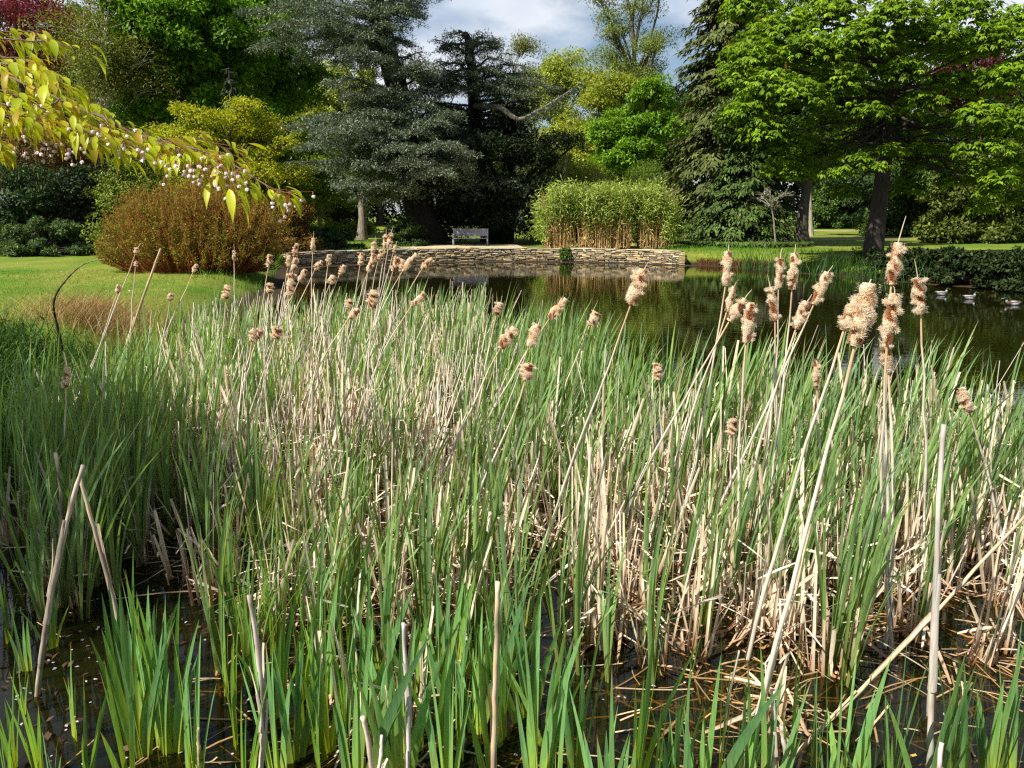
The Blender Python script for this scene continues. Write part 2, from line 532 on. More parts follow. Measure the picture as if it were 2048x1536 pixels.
def sheet(name, pts_mid, half, mat, lift=0.004, n=40):
    """a flat path that follows the ground."""
    pts_mid = np.asarray(pts_mid, float)
    tt = np.linspace(0, len(pts_mid) - 1, n)
    m = np.stack([np.interp(tt, np.arange(len(pts_mid)), pts_mid[:, k]) for k in range(2)], 1)
    tn = nrm(np.gradient(m, axis=0)); sn = np.stack([-tn[:, 1], tn[:, 0]], 1)
    rows = [m + sn * half * f for f in (-1, -0.33, 0.33, 1)]
    v = np.stack(rows, 1)
    z = ground_z(v.reshape(-1, 2)).reshape(n, 4) + lift + 0.02
    vv = np.concatenate([v, z[..., None]], -1)
    i = np.arange(n * 4).reshape(n, 4)
    b = MB(); b.add(vv, np.stack([i[:-1, :-1], i[:-1, 1:], i[1:, 1:], i[1:, :-1]], -1))
    return tag(b.build(name, mat, smooth=True), kind='structure')
sheet('path', [(15, 46.5), (24, 45.6), (34, 43.5), (48, 40)], 0.45, M_SAND)
sheet('path', [(20, 66), (30, 62.5), (42, 58), (60, 55)], 0.9, M_SAND)
sheet('path', [(-13, 55), (-9, 55), (-6, 54.5)], 0.5, M_SAND)
# gravel terrace behind the wall
mb = MB()
tp = np.array([(-4.2, 33.0), (-1, 33.8), (0.45, 33.9), (0.55, 35.0), (0.2, 38.6), (-4.6, 38.8), (-5.2, 36)])
mb.add(np.column_stack([tp, ground_z(tp) * 0 + 0.512]), None, [(0, i, i + 1) for i in range(1, len(tp) - 1)])
tag(mb.build('gravel_terrace', M_GRAVEL), kind='structure')

# ------------------------------------------------------------------ dry stone wall
def arc(t):
    seg = np.linalg.norm(np.diff(WALL_LINE, axis=0), axis=1); cum = np.concatenate([[0], np.cumsum(seg)])
    x = np.interp(t, cum, WALL_LINE[:, 0]); y = np.interp(t, cum, WALL_LINE[:, 1])
    return np.array((x, y)), cum[-1]
_, WL = arc(0)
root = empty('stone_wall', (*arc(WL / 2)[0], 0))
tag(root, 'low dry stone wall of pale flat stones along the far edge of the pond', 'wall')
inv = np.array(root.location)
def wall_course(mb, z, h, lmin, lmax, depth, tone):
    s = rng.uniform(-0.2, 0)
    while s < WL:
        l = rng.uniform(lmin, lmax)
        e = min(s + l, WL)
        if e - max(s, 0) > 0.05:
            a, _ = arc(max(s, 0)); b, _ = arc(e)
            d = (b - a); ll = np.linalg.norm(d); d /= ll
            nn = np.array((-d[1], d[0]))
            pr = rng.uniform(-0.015, 0.03)
            M = Matrix(((d[0], nn[0], 0, a[0] - inv[0]), (d[1], nn[1], 0, a[1] - inv[1]), (0, 0, 1, 0), (0, 0, 0, 1)))
            cc = np.array(tone[rng.integers(len(tone))]) * rng.uniform(0.7, 1.15)
            dz = 0.010 * math.sin(s * 2.3 + z * 9) + rng.normal(0, 0.005)
            cbox(mb, (0.004, -0.01 - pr, z + dz), (ll - 0.004, depth, z + h - 0.006 + dz), 0.016, cc, 0.009, M)
        s = e + 0.002
tones = [(0.56, 0.43, 0.22), (0.48, 0.38, 0.22), (0.34, 0.28, 0.18), (0.60, 0.48, 0.28), (0.44, 0.31, 0.18), (0.28, 0.25, 0.18), (0.52, 0.43, 0.27)]
mb = MB()
z = -0.25
while z < 0.44:
    h = rng.uniform(0.045, 0.085)
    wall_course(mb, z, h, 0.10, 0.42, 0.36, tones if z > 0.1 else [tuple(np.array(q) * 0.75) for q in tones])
    z += h
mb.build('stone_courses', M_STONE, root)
mb = MB()
wall_course(mb, z + 0.001, 0.055, 0.25, 0.6, 0.46, [(0.52, 0.43, 0.27), (0.46, 0.38, 0.25), (0.50, 0.44, 0.32)])
mb.build('coping', M_STONE, root)
mb = MB()
e0 = arc(WL)[0]
for k in range(8):
    cbox(mb, (e0[0] - inv[0] - 0.02, e0[1] - inv[1] - 0.03, k * 0.062), (e0[0] - inv[0] + 0.2 + 0.03 * rng.random(), e0[1] - inv[1] + 0.5, k * 0.062 + 0.057), 0.01,
         np.array((0.56, 0.44, 0.22)) * rng.uniform(0.8, 1.1), 0.006)
mb.build('end_quoin', M_STONE, root)

# ------------------------------------------------------------------ bench
bx, by = P(941, 488, 37.6)[:2]
bz = 0.516
bench = empty('park_bench', (bx, by, bz))
tag(bench, 'weathered grey wooden bench on the gravel terrace before the dark yew', 'bench')
BW = 0.82
def bpart(name, boxes):
    b = MB()
    for lo, hi in boxes:
        cbox(b, lo, hi, 0.006)
    return b.build(name, M_WOOD, bench)
bpart('seat', [((-BW + 0.005, -0.28 + k * 0.09, 0.30), (BW - 0.005, -0.205 + k * 0.09, 0.328)) for k in range(5)])
sl = [((-BW + 0.065, 0.20 + k * 0.006, 0.40 + k * 0.072), (BW - 0.065, 0.222 + k * 0.006, 0.468 + k * 0.072)) for k in range(4)]
bpart('backrest', sl)
bpart('top_rail', [((-BW - 0.01, 0.19, 0.692), (BW + 0.01, 0.25, 0.745))])
for sx in (-1, 1):
    x0 = sx * (BW - 0.03)
    bpart('leg', [((x0 - 0.03, -0.30, 0), (x0 + 0.03, -0.24, 0.30))])
    bpart('leg', [((x0 - 0.03, 0.222, 0), (x0 + 0.03, 0.285, 0.69))])
    bpart('armrest', [((x0 - 0.04, -0.33, 0.48), (x0 + 0.04, 0.218, 0.52)), ((x0 - 0.027, -0.297, 0.33), (x0 + 0.027, -0.243, 0.478))])

# ------------------------------------------------------------------ plants: general builders
BARK_D = (0.055, 0.045, 0.036)
BARK_G = (0.16, 0.15, 0.12)
def limbs(mb, starts, ends, r0, r1, k=6, lift=0.15, jit=0.1, sides=5, c=BARK_D):
    starts = np.asarray(starts, float); ends = np.asarray(ends, float)
    n = len(starts)
    if n == 0: return
    ln = np.linalg.norm(ends - starts, axis=1, keepdims=True)
    mid = (starts + ends) / 2 + ln * (np.array((0, 0, lift)) + rng.normal(0, jit, (n, 3)))
    p = bez(starts, mid, ends, k)
    f = np.linspace(0, 1, k)[None, :]
    r = np.asarray(r0).reshape(-1, 1) * (1 - f) + np.asarray(r1).reshape(-1, 1) * f
    tubes(mb, p, r, sides, c)
    return p

def trunk_line(b, top, k=10, wob=0.15, flare=1.5, r=0.3, tip=0.25):
    b = np.asarray(b, float); top = np.asarray(top, float)
    f = np.linspace(0, 1, k)
    p = b + (top - b) * f[:, None]
    w = np.cumsum(rng.normal(0, wob, (k, 2)), 0) * f[:, None] ** 0.7
    p[:, :2] += w * np.linalg.norm(top - b) / 12
    rr = r * ((1 - f) + tip * f)
    rr[0] *= flare; rr[1] *= 1 + (flare - 1) * 0.15
    return p, rr

def lobe_set(c, rx, ry, rz, n, lr, low=-1.0):
    """lobes spread over an ellipsoid, their radii in the last column."""
    out = []
    while len(out) < n:
        u = unit(1)[0]
        if u[2] < low: continue
        f = rng.uniform(0.45, 0.92)
        out.append((c[0] + u[0] * rx * f, c[1] + u[1] * ry * f, c[2] + u[2] * rz * f, lr * rng.uniform(0.7, 1.25)))
    return np.array(out)

def crown_leaves(mb, lobes, n, leaf, c1, c2, var=0.25, flat=0.75, droop=0.3, clump=0.33, ncl=16, aspect=0.55, fill=0.6):
    """leaves gathered in clumps on the outer shell of each lobe; returns the clump centres."""
    m = len(lobes)
    w = lobes[:, 3] ** 2; w = w / w.sum()
    li = np.repeat(np.arange(m), ncl)
    u = unit(len(li))
    u[:, 2] = np.where(u[:, 2] < -0.4, -u[:, 2] * 0.6, u[:, 2])
    rr = rng.uniform(fill, 1.05, len(li))
    rr = np.where(rng.random(len(li)) < 0.12, rng.uniform(1.05, 1.32, len(li)), rr)
    cc = lobes[li, :3] + u * lobes[li, 3:4] * rr[:, None] * np.array((1, 1, flat))
    cw = w[li]; cw = cw / cw.sum()
    tone = np.exp(rng.normal(0, 0.12, len(li)))
    k = rng.choice(len(li), n, p=cw)
    g = rng.normal(0, 1, (n, 3)); g = g / np.maximum(np.linalg.norm(g, axis=1, keepdims=True), 0.6)
    pos = cc[k] + g * (lobes[li[k], 3:4] * clump) * np.array((1, 1, 0.6))
    d = unit(n) + np.array((0, 0, -droop)) + u[k] * 0.4
    up = unit(n) * 0.55 + np.array((0, 0, 1.0)) + u[k] * 0.5
    c = varied(n, c1, c2, var) * tone[k][:, None]
    ll = leaf * rng.uniform(0.65, 1.25, n)
    leaves(mb, pos, d, up, ll, ll * aspect, c, 0.12)
    return cc, li

def broad_tree(name, label, px, d, top, bot, halfw, n, leaf, c1, c2, cat='tree', group=None, tr=0.25, bark=BARK_D, nl=16, lr=None, off=0.0,
               base_px=None, flat=0.75, var=0.25, mat=None, depth=None, ncl=16, clump=0.33, twig=0.012, lift=0.15, fill=0.6, low=-0.7, vis=1.0, aspect=0.55):
    """a leafy tree whose crown spans rows top..bot and px +- halfw of the photograph, at distance d."""
    cx, _, ztop = P(px, top, d); zbot = P(px, bot, d)[2]
    hw = halfw * d / F
    bxp = px if base_px is None else base_px
    x0 = P(bxp, 450, d)[0]
    b = np.array((x0, d, gz(x0, d) - 0.1))
    root = empty(name, b)
    tag(root, label, cat, group)
    rz = (ztop - zbot) / 2
    cen = np.array((cx, d, (ztop + zbot) / 2)) - b
    lr = lr or 0.42 * min(hw, rz)
    ry = depth or hw
    lob = lobe_set(cen, max(hw - lr * 0.6, 0.2), max(ry - lr * 0.6, 0.2), max(rz - lr * 0.5, 0.2), nl, lr, low)
    mb = MB()
    cc, li = crown_leaves(mb, lob, n, leaf, c1, c2, var, flat, clump=clump, ncl=ncl, fill=fill, aspect=aspect)
    crown = mb.build('crown', mat or M_LEAF, root)
    mb = MB()
    p, rr = trunk_line((0, 0, 0), (cen[0], cen[1], cen[2] + rz * 0.6), r=tr)
    tubes(mb, p, rr, 9, bark)
    zt = p[:, 2]
    fork = np.clip(lob[:, 2] - rng.uniform(0.1, 0.5, nl) * rz - 0.4 * np.linalg.norm(lob[:, :2] - cen[:2], axis=1), p[2, 2], p[-1, 2])
    st = np.stack([np.interp(fork, zt, p[:, k]) for k in range(3)], 1)
    rl = np.interp(fork, zt, rr)
    limbs(mb, st, lob[:, :3], np.minimum(rl * 0.6, tr * 0.45), twig * 2, 7, lift, 0.08, 5, bark)
    tw0 = lob[li, :3] + (st[li] - lob[li, :3]) * rng.uniform(0, 0.25, (len(li), 1))
    limbs(mb, tw0, cc, twig * 1.6, twig * 0.4, 4, 0.1, 0.1, 3, bark)
    mb.build('trunk', M_BARK, root)
    return root

def shrub(name, label, px, d, top, bot, halfw, n, leaf, c1, c2, cat='shrub', group=None, depth=None, nl=14, mat=None, var=0.25, flat=0.9, aspect=0.5, lrf=0.42, clump=0.4, shape=None, stemcol=BARK_D):
    cx, _, ztop = P(px, top, d)
    hw = halfw * d / F
    z0 = gz(cx, d)
    b = np.array((cx, d, z0))
    root = empty(name, b)
    tag(root, label, cat, group)
    H = ztop - z0
    rz = H / 2
    lr = lrf * min(hw, rz)
    ry = depth or hw * 0.8
    lob = lobe_set((0, 0, rz * 1.0), max(hw - lr * 0.7, 0.1), max(ry - lr * 0.7, 0.1), max(rz - lr * 0.4, 0.1), nl, lr)
    if shape == 'column':
        zz = np.linspace(0.08, 0.93, nl)
        a = rng.uniform(0, 6.28, nl)
        wz = hw * np.clip(1.15 - zz ** 2.2, 0.2, 1) * 0.5
        lob = np.stack([np.cos(a) * wz, np.sin(a) * wz, zz * H, hw * 0.62 * np.clip(1.15 - zz ** 2, 0.35, 1)], 1)
    else:                                       # a skirt of low growth down to the ground
        ns_ = nl
        a = rng.uniform(0, 6.283, ns_)
        lr2 = min(lr, H * 0.35)
        skirt = np.stack([np.cos(a) * max(hw - lr2 * 0.9, 0.1), np.sin(a) * max(ry - lr2 * 0.9, 0.1), np.full(ns_, lr2 * 0.4), lr2 * rng.uniform(0.7, 1.1, ns_)], 1)
        lob = np.concatenate([lob, skirt])
    lob[:, 2] = np.maximum(lob[:, 2], lob[:, 3] * 0.5)
    mb = MB()
    cc, li = crown_leaves(mb, lob, n, leaf, c1, c2, var, flat, clump=clump, ncl=14, aspect=aspect)
    mb.v = [np.column_stack([v[:, :2], np.maximum(v[:, 2], 0.01)]) for v in mb.v]
    mb.build('foliage', mat or M_DENSE, root)
    mb = MB()
    st = np.column_stack([rng.normal(0, hw * 0.12, (len(cc), 2)), np.zeros(len(cc))])
    limbs(mb, st[::2], cc[::2], 0.03, 0.006, 5, 0.15, 0.06, 4, stemcol)
    mb.build('stems', M_BARK, root)
    return root

# ------------------------------------------------------------------ cedars
def cedar_fronds(mb, wood, p, c1, c2, spread=0.42, start=0.25, dens=1.0, sag=0.24):
    """flat fans of needles along a limb given as K x 3 points."""
    ln = np.linalg.norm(np.diff(p, axis=0), axis=1).sum()
    ns = max(9, int(ln / 0.13 * dens))
    K = len(p)
    ts = np.linspace(start, 1.0, ns)
    base = np.stack([np.interp(ts * (K - 1), np.arange(K), p[:, k]) for k in range(3)], 1)
    t = nrm(np.gradient(p, axis=0)); t = np.stack([np.interp(ts * (K - 1), np.arange(K), t[:, k]) for k in range(3)], 1)
    th = nrm(t * np.array((1, 1, 0.3)))
    side = nrm(np.cross(th, (0, 0, 1)))
    sg = np.where(np.arange(ns) % 2 == 0, 1, -1)[:, None]
    ang = rng.uniform(0.35, 0.75, (ns, 1))
    d = nrm(th * ang + side * sg * (1 - ang * 0.4) + rng.normal(0, 0.08, (ns, 3)) * np.array((1, 1, 0.6)))
    L_ = np.minimum(ln, 5.5) * spread * (1.02 - ts ** 1.6) * rng.uniform(0.6, 1.15, ns) + 0.35
    tip = base + d * L_[:, None] + np.array((0, 0, -1)) * (L_ * sag * rng.uniform(0.4, 1.8, ns))[:, None]
    mid = (base + tip) / 2 + np.array((0, 0, 1)) * (L_ * 0.10)[:, None]
    bp = bez(base, mid, tip, 5)
    tubes(wood, bp, np.linspace(0.016, 0.004, 5)[None, :], 3, BARK_D)
    # tufts along every side branch, with small twigs to both sides
    cnt = np.maximum((L_ / 0.050 * dens).astype(int), 5)
    bi = np.repeat(np.arange(ns), cnt)
    f = rng.uniform(0.02, 1.0, len(bi))
    q = (1 - f[:, None]) ** 2 * base[bi] + 2 * f[:, None] * (1 - f[:, None]) * mid[bi] + f[:, None] ** 2 * tip[bi]
    lat = nrm(np.cross(d[bi], (0, 0, 1)))
    off = rng.normal(0, 0.13, (len(bi), 1)) * (1.1 - 0.6 * f[:, None])
    q = q + lat * off + np.column_stack([np.zeros((len(bi), 2)), rng.normal(0.0, 0.075, len(bi)) - np.abs(off[:, 0]) * 0.3])
    for rep in range(3):
        dd = unit(len(bi)) * np.array((1, 1, 0.6)) + np.array((0, 0, 0.12)) + d[bi] * 0.6
        up = unit(len(bi)) * 0.5 + np.array((0, 0, 1.0))
        c = varied(len(bi), c1, c2, 0.2)
        ll = rng.uniform(0.08, 0.19, len(bi))
        leaves(mb, q + rng.normal(0, 0.03, q.shape), dd, up, ll, ll * 0.30, c, 0.05)

def cedar(name, label, tr_pts, tr_r, tips, extra, c1, c2, c_extra=0, reach=6.0):
    base = np.array(tr_pts[0])
    root = empty(name, base)
    tag(root, label, 'tree')
    tp = np.array(tr_pts) - base
    tt = np.linspace(0, len(tp) - 1, 16)
    tp = np.stack([np.interp(tt, np.arange(len(tp)), tp[:, k]) for k in range(3)], 1)
    tp[2:-1, :2] += rng.normal(0, 0.08, (13, 2))
    rr = np.linspace(1, 0.25, 16) * tr_r; rr[0] *= 1.4
    wood, fol = MB(), MB()
    tubes(wood, tp, rr, 12, (0.020, 0.017, 0.014))
    for j in range(c_extra):                    # boughs all round the stem
        zf = rng.uniform(0.16, 0.97)
        zz = tp[0, 2] + (tp[-1, 2] - tp[0, 2]) * zf
        s = np.array([np.interp(zz, tp[:, 2], tp[:, k]) for k in range(3)])
        a = rng.uniform(0, 6.283)
        l = reach * (1.05 - 0.55 * zf) * rng.uniform(0.55, 1.05)
        tips = list(tips) + [s + base + np.array((math.cos(a) * l, math.sin(a) * l * 0.8, rng.uniform(-0.20, 0.10) * l))]
    for tip in tips:
        tip = np.asarray(tip, float) - base
        zz = tip[2] - rng.uniform(-0.25, 0.6) * 1.2
        zz = np.clip(zz, tp[2, 2], tp[-1, 2])
        s = np.array([np.interp(zz, tp[:, 2], tp[:, k]) for k in range(3)])
        r0 = min(0.16, 0.045 + 0.014 * np.linalg.norm(tip - s))
        mid = (s + tip) / 2 + np.array((0, 0, 0.10 * np.linalg.norm(tip - s))) + rng.normal(0, 0.2, 3) * np.array((1, 1, 0.5))
        p = bez(s, mid, tip, 9)[0]
        p[1:-1] += rng.normal(0, 0.05, (7, 3))
        tubes(wood, p, np.linspace(r0, 0.015, 9), 6, (0.07, 0.058, 0.048))
        cedar_fronds(fol, wood, p, c1, c2)
    for lim in extra:
        p = np.asarray(lim) - base
        kk = np.linspace(0, len(p) - 1, 12)
        p = np.stack([np.interp(kk, np.arange(len(p)), p[:, k]) for k in range(3)], 1)
        tubes(wood, p, np.linspace(0.17, 0.03, 12), 7, (0.17, 0.15, 0.11))
        cedar_fronds(fol, wood, p, c1, c2, 0.26, 0.55, 0.8)
    fol.build('crown', M_NEEDLE, root)
    wood.build('trunk', M_BARK, root)
    return root

CED1, CED2 = (0.120, 0.165, 0.100), (0.27, 0.32, 0.225)
dA = 40.0
tA = [P(858, 492, dA), P(835, 400, dA), P(815, 300, dA), P(795, 190, dA), P(778, 110, dA), P(750, 0, dA), P(730, -140, dA), P(720, -260, dA)]
tipsA = [(480, 28, 38), (520, 62, 41), (555, 8, 40), (600, 50, 36.5), (640, 12, 37), (500, 105, 43), (590, 130, 42), (830, 18, 38), (812, 60, 41), (835, 40, 43), (690, 105, 36),
         (735, 75, 36.5), (650, 170, 38), (700, 190, 37), (560, 258, 36.5), (612, 240, 38), (590, 300, 41.5), (645, 268, 35.5), (705, 250, 35.5), (575, 335, 42),
         (720, 330, 35.6), (680, 372, 36), (755, 372, 35.6), (712, 400, 37.5), (838, 335, 35), (885, 348, 35), (935, 338, 36.8), (905, 292, 35), (880, 250, 36), (945, 310, 37),
         (912, 232, 37), (850, 215, 37), (830, 268, 36), (790, 300, 35), (650, 330, 41), (690, 300, 44), (760, 215, 44), (640, -20, 40), (560, -60, 41), (860, -50, 40), (700, -80, 37),
         (780, -110, 36), (620, -120, 42), (800, 345, 44), (890, 300, 44), (765, 55, 36.8), (800, 22, 37), (720, 30, 36.8), (745, 120, 36.9), (805, 150, 37), (690, 62, 37), (775, 185, 36.6), (820, 195, 37), (730, 230, 36.6), (790, 235, 36.5), (660, 95, 38), (845, 110, 38.5), (870, 190, 38)]
cedar('cedar_tree', 'huge blue grey cedar with flat tiered boughs and a leaning dark trunk', tA, 0.80, [P(a, b - 6, d) for a, b, d in tipsA], [], CED1, CED2, 52, 5.2)
dB = 42.5
tB = [P(985, 490, dB), P(970, 380, dB), P(955, 260, dB), P(945, 160, dB), P(935, 85, dB), P(930, 66, dB)]
tipsB = [(868, 84, 42), (900, 74, 44), (1002, 82, 42), (965, 70, 41), (878, 128, 40.5), (1012, 112, 41), (852, 160, 40), (1048, 138, 42), (1085, 158, 43), (1120, 182, 41), (905, 188, 39.5), (965, 172, 39.6),
         (1015, 185, 39.6), (1070, 190, 40), (930, 120, 40), (985, 140, 40.2), (920, 95, 43.8), (850, 190, 42), (1040, 170, 44.5), (1100, 205, 43), (890, 150, 44.5), (955, 95, 40.8), (1060, 165, 40.3), (940, 150, 39.6), (990, 100, 44), (880, 105, 43)]
limbB = [P(950, 212, 41.5), P(1000, 214, 40.2), (P(1022, 232, 39.8)), P(1040, 241, 39.6), P(1068, 226, 39.4), P(1105, 205, 39.3), P(1145, 178, 39.2)]
cedar('cedar_tree', 'smaller dark cedar with a crooked bare limb reaching right above the yew', tB, 0.5, [P(a, b - 5, d) for a, b, d in tipsB], [limbB], (0.090, 0.126, 0.076), (0.20, 0.245, 0.165), 42, 4.6)

# ------------------------------------------------------------------ drooping conifer
def conifer(name, label, px, d, H, r_base, z0, n_whorl, per, c1, c2, tuft=0.3, dens=1.0, lean=0.0):
    x0 = P(px, 450, d)[0]
    b = np.array((x0, d, gz(x0, d) - 0.05))
    root = empty(name, b)
    tag(root, label, 'tree')
    wood, fol = MB(), MB()
    tubes(wood, np.array([(lean * f, 0, H * f) for f in np.linspace(0, 1, 8)]), np.linspace(0.34, 0.03, 8), 8, BARK_D)
    st, en, kk = [], [], []
    for i in range(n_whorl):
        z = z0 + (H - z0) * (i / n_whorl) ** 0.92
        r = r_base * (1 - 0.80 * ((z - z0) / (H - z0)) ** 1.0)
        for j in range(per):
            a = rng.uniform(0, 6.283)
            rr = r * rng.uniform(0.72, 1.12)
            zz = z + rng.uniform(-0.35, 0.35)
            st.append((lean * zz / H, 0, zz))
            en.append((lean * zz / H + math.cos(a) * rr, math.sin(a) * rr, max(0.15, zz - rr * rng.uniform(0.15, 0.45))))
    st, en = np.array(st), np.array(en)
    ln = np.linalg.norm(en - st, axis=1)
    mid = (st + en) / 2 + np.column_stack([np.zeros((len(st), 2)), ln * 0.12])
    tubes(wood, bez(st, mid, en, 5), np.linspace(0.04, 0.008, 5)[None, :], 4, BARK_D)
    cnt = np.maximum((ln / 0.028 * dens).astype(int), 8)
    bi = np.repeat(np.arange(len(st)), cnt)
    f = 1 - rng.random(len(bi)) ** 1.25 * 0.9
    q = (1 - f[:, None]) ** 2 * st[bi] + 2 * f[:, None] * (1 - f[:, None]) * mid[bi] + f[:, None] ** 2 * en[bi]
    out = nrm((en - st)[bi] * np.array((1, 1, 0.2)))
    lat = nrm(np.cross(out, (0, 0, 1)))
    o = rng.normal(0, 0.20, (len(bi), 1)) * (1.25 - f[:, None] * 0.75) * (ln[bi][:, None] * 0.35 + 0.5)
    q = q + lat * o + np.column_stack([np.zeros((len(bi), 2)), -np.abs(o[:, 0]) * 0.3 + rng.normal(0, 0.04, len(bi))])
    dd = out * 0.8 + lat * np.sign(o) * 0.5 + np.array((0, 0, -0.75)) + unit(len(bi)) * 0.45
    up = np.array((0, 0, 1.0)) + out * 0.6 + unit(len(bi)) * 0.4
    q[:, 2] = np.maximum(q[:, 2], 0.3)
    ll = tuft * rng.uniform(0.55, 1.25, len(bi))
    tone = np.exp(rng.normal(0, 0.16, len(st)))[bi]
    leaves(fol, q, dd, up, ll, ll * 0.36, varied(len(bi), c1, c2, 0.22) * tone[:, None], 0.12)
    fol.build('crown', M_NEEDLE, root)
    wood.build('trunk', M_BARK, root)
    return root

conifer('conifer_tree', 'tall olive conifer with drooping boughs between the bamboo and the chestnut', 1445, 41, 24.0, 3.5, 0.3, 58, 12, (0.055, 0.078, 0.016), (0.12, 0.140, 0.034), 0.32, 1.25)
conifer('conifer_tree', 'short wide cypress with rounded green tiers at the lawn edge', 1482, 38.5, 5.4, 3.2, 0.15, 18, 18, (0.045, 0.085, 0.014), (0.10, 0.15, 0.03), 0.24, 1.2)
conifer('conifer_tree', 'slim dark spruce standing behind the cedar and before the bright maple', 480, 41, 8.4, 1.3, 0.5, 24, 8, (0.03, 0.05, 0.025), (0.06, 0.085, 0.04), 0.22, 1.0)

# ------------------------------------------------------------------ trees of the far shore, left to right
RED1, RED2 = (0.11, 0.014, 0.025), (0.21, 0.035, 0.06)
MAP1, MAP2 = (0.085, 0.195, 0.011), (0.18, 0.33, 0.018)
YEL1, YEL2 = (0.22, 0.285, 0.03), (0.36, 0.39, 0.07)
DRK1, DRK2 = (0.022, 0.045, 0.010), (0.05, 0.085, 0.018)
broad_tree('copper_beech', 'copper beech with dark red leaves in the top left corner', 45, 56, -60, 200, 140, 17000, 0.2, RED1, RED2, tr=0.3, nl=24, lr=1.3, fill=0.3, clump=0.5)
broad_tree('birch_tree', 'thin pale trunked tree with sparse olive leaves beside the copper beech', 205, 43, -80, 300, 115, 22000, 0.13, (0.11, 0.145, 0.016), (0.21, 0.20, 0.035), tr=0.13, bark=(0.60, 0.55, 0.46), nl=22, twig=0.012, fill=0.3, clump=0.5)
broad_tree('maple_tree', 'big bright green maple rising behind the golden acer', 360, 47, -170, 400, 180, 70000, 0.27, MAP1, MAP2, tr=0.4, nl=40, lr=1.5, clump=0.42)
broad_tree('maple_tree', 'deep green maple half hidden behind the blue grey cedar', 548, 54, -120, 340, 100, 36000, 0.27, (0.07, 0.155, 0.010), (0.14, 0.25, 0.018), tr=0.3, nl=18, clump=0.42)
broad_tree('lime_tree', 'yellow green lime seen through the gap left of the cedar trunk', 668, 63, 95, 440, 90, 30000, 0.25, YEL1, YEL2, tr=0.3, nl=16)
broad_tree('thin_tree', 'mid green tree with a slender mottled trunk left of the cedar', 630, 50, 235, 462, 110, 30000, 0.2, (0.15, 0.24, 0.014), (0.27, 0.34, 0.024), tr=0.14, bark=(0.17, 0.16, 0.12), base_px=640, nl=16)
broad_tree('lime_tree', 'stout grey forked trunk rising behind the ball shaped bush', 722, 46, 220, 430, 75, 12000, 0.2, (0.10, 0.17, 0.012), (0.18, 0.25, 0.02), tr=0.27, bark=(0.20, 0.17, 0.13), nl=10)
broad_tree('golden_acer', 'golden yellow acer with layered leaves above the rust red bush', 438, 32, 172, 500, 190, 56000, 0.11, (0.23, 0.28, 0.010), (0.44, 0.42, 0.018), tr=0.07, nl=120, lr=0.40, flat=0.35, clump=0.95, depth=2.2, fill=0.1, low=-1)
broad_tree('brown_shrub_tree', 'brownish half bare small tree behind the dark laurels', 85, 35, 215, 440, 130, 20000, 0.12, (0.12, 0.07, 0.022), (0.19, 0.12, 0.04), cat='small tree', tr=0.08, nl=16, fill=0.2, clump=0.55, bark=(0.12, 0.06, 0.04))
shrub('laurel_shrub', 'dark glossy laurel at the far left of the border', 40, 31, 325, 470, 115, 24000, 0.14, (0.025, 0.05, 0.012), (0.05, 0.09, 0.02))
shrub('laurel_shrub', 'dark laurel between the left laurel and the green thuja', 160, 32.5, 300, 470, 90, 18000, 0.14, (0.018, 0.034, 0.010), (0.035, 0.06, 0.016))
shrub('thuja_shrub', 'upright green thuja just left of the rust red bush', 268, 26.5, 290, 500, 84, 34000, 0.09, (0.095, 0.14, 0.010), (0.19, 0.225, 0.02), shape='column', nl=26)
shrub('juniper_shrub', 'low grey green juniper mound at the back of the left lawn', 85, 29.5, 432, 505, 82, 26000, 0.13, (0.075, 0.125, 0.035), (0.13, 0.19, 0.06), aspect=0.25)
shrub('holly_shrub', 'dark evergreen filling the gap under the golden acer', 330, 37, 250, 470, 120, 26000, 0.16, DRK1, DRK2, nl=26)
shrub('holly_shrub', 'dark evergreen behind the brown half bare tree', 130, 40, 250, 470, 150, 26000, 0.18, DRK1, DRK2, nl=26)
shrub('ochre_shrub', 'ochre orange shrub cut by the left edge of the photo', -2, 30.5, 420, 505, 40, 8000, 0.09, (0.17, 0.12, 0.015), (0.24, 0.17, 0.03))
shrub('lime_shrub', 'bright yellow green shrubs seen low under the cedar boughs at left', 650, 56, 375, 470, 100, 22000, 0.2, (0.15, 0.23, 0.014), (0.26, 0.33, 0.024), mat=M_LEAF, nl=24)
shrub('ball_bush', 'round clipped dark green bush left of the bench', 804, 37.0, 436, 499, 52, 24000, 0.09, (0.03, 0.06, 0.012), (0.06, 0.11, 0.02), nl=30, lrf=0.34)
shrub('low_conifer', 'low spreading dark evergreen beside the left end of the wall', 672, 34, 458, 500, 52, 11000, 0.16, (0.04, 0.085, 0.02), (0.08, 0.13, 0.03), aspect=0.25)
shrub('low_conifer', 'small green mound beside the rust red bush and the wall', 618, 33, 448, 498, 38, 9000, 0.12, (0.05, 0.09, 0.015), (0.09, 0.14, 0.03), aspect=0.3)
shrub('orange_shrub', 'orange brown leaved shrub behind the end of the cherry branch', 585, 31, 390, 490, 55, 12000, 0.09, (0.16, 0.085, 0.012), (0.24, 0.14, 0.02))

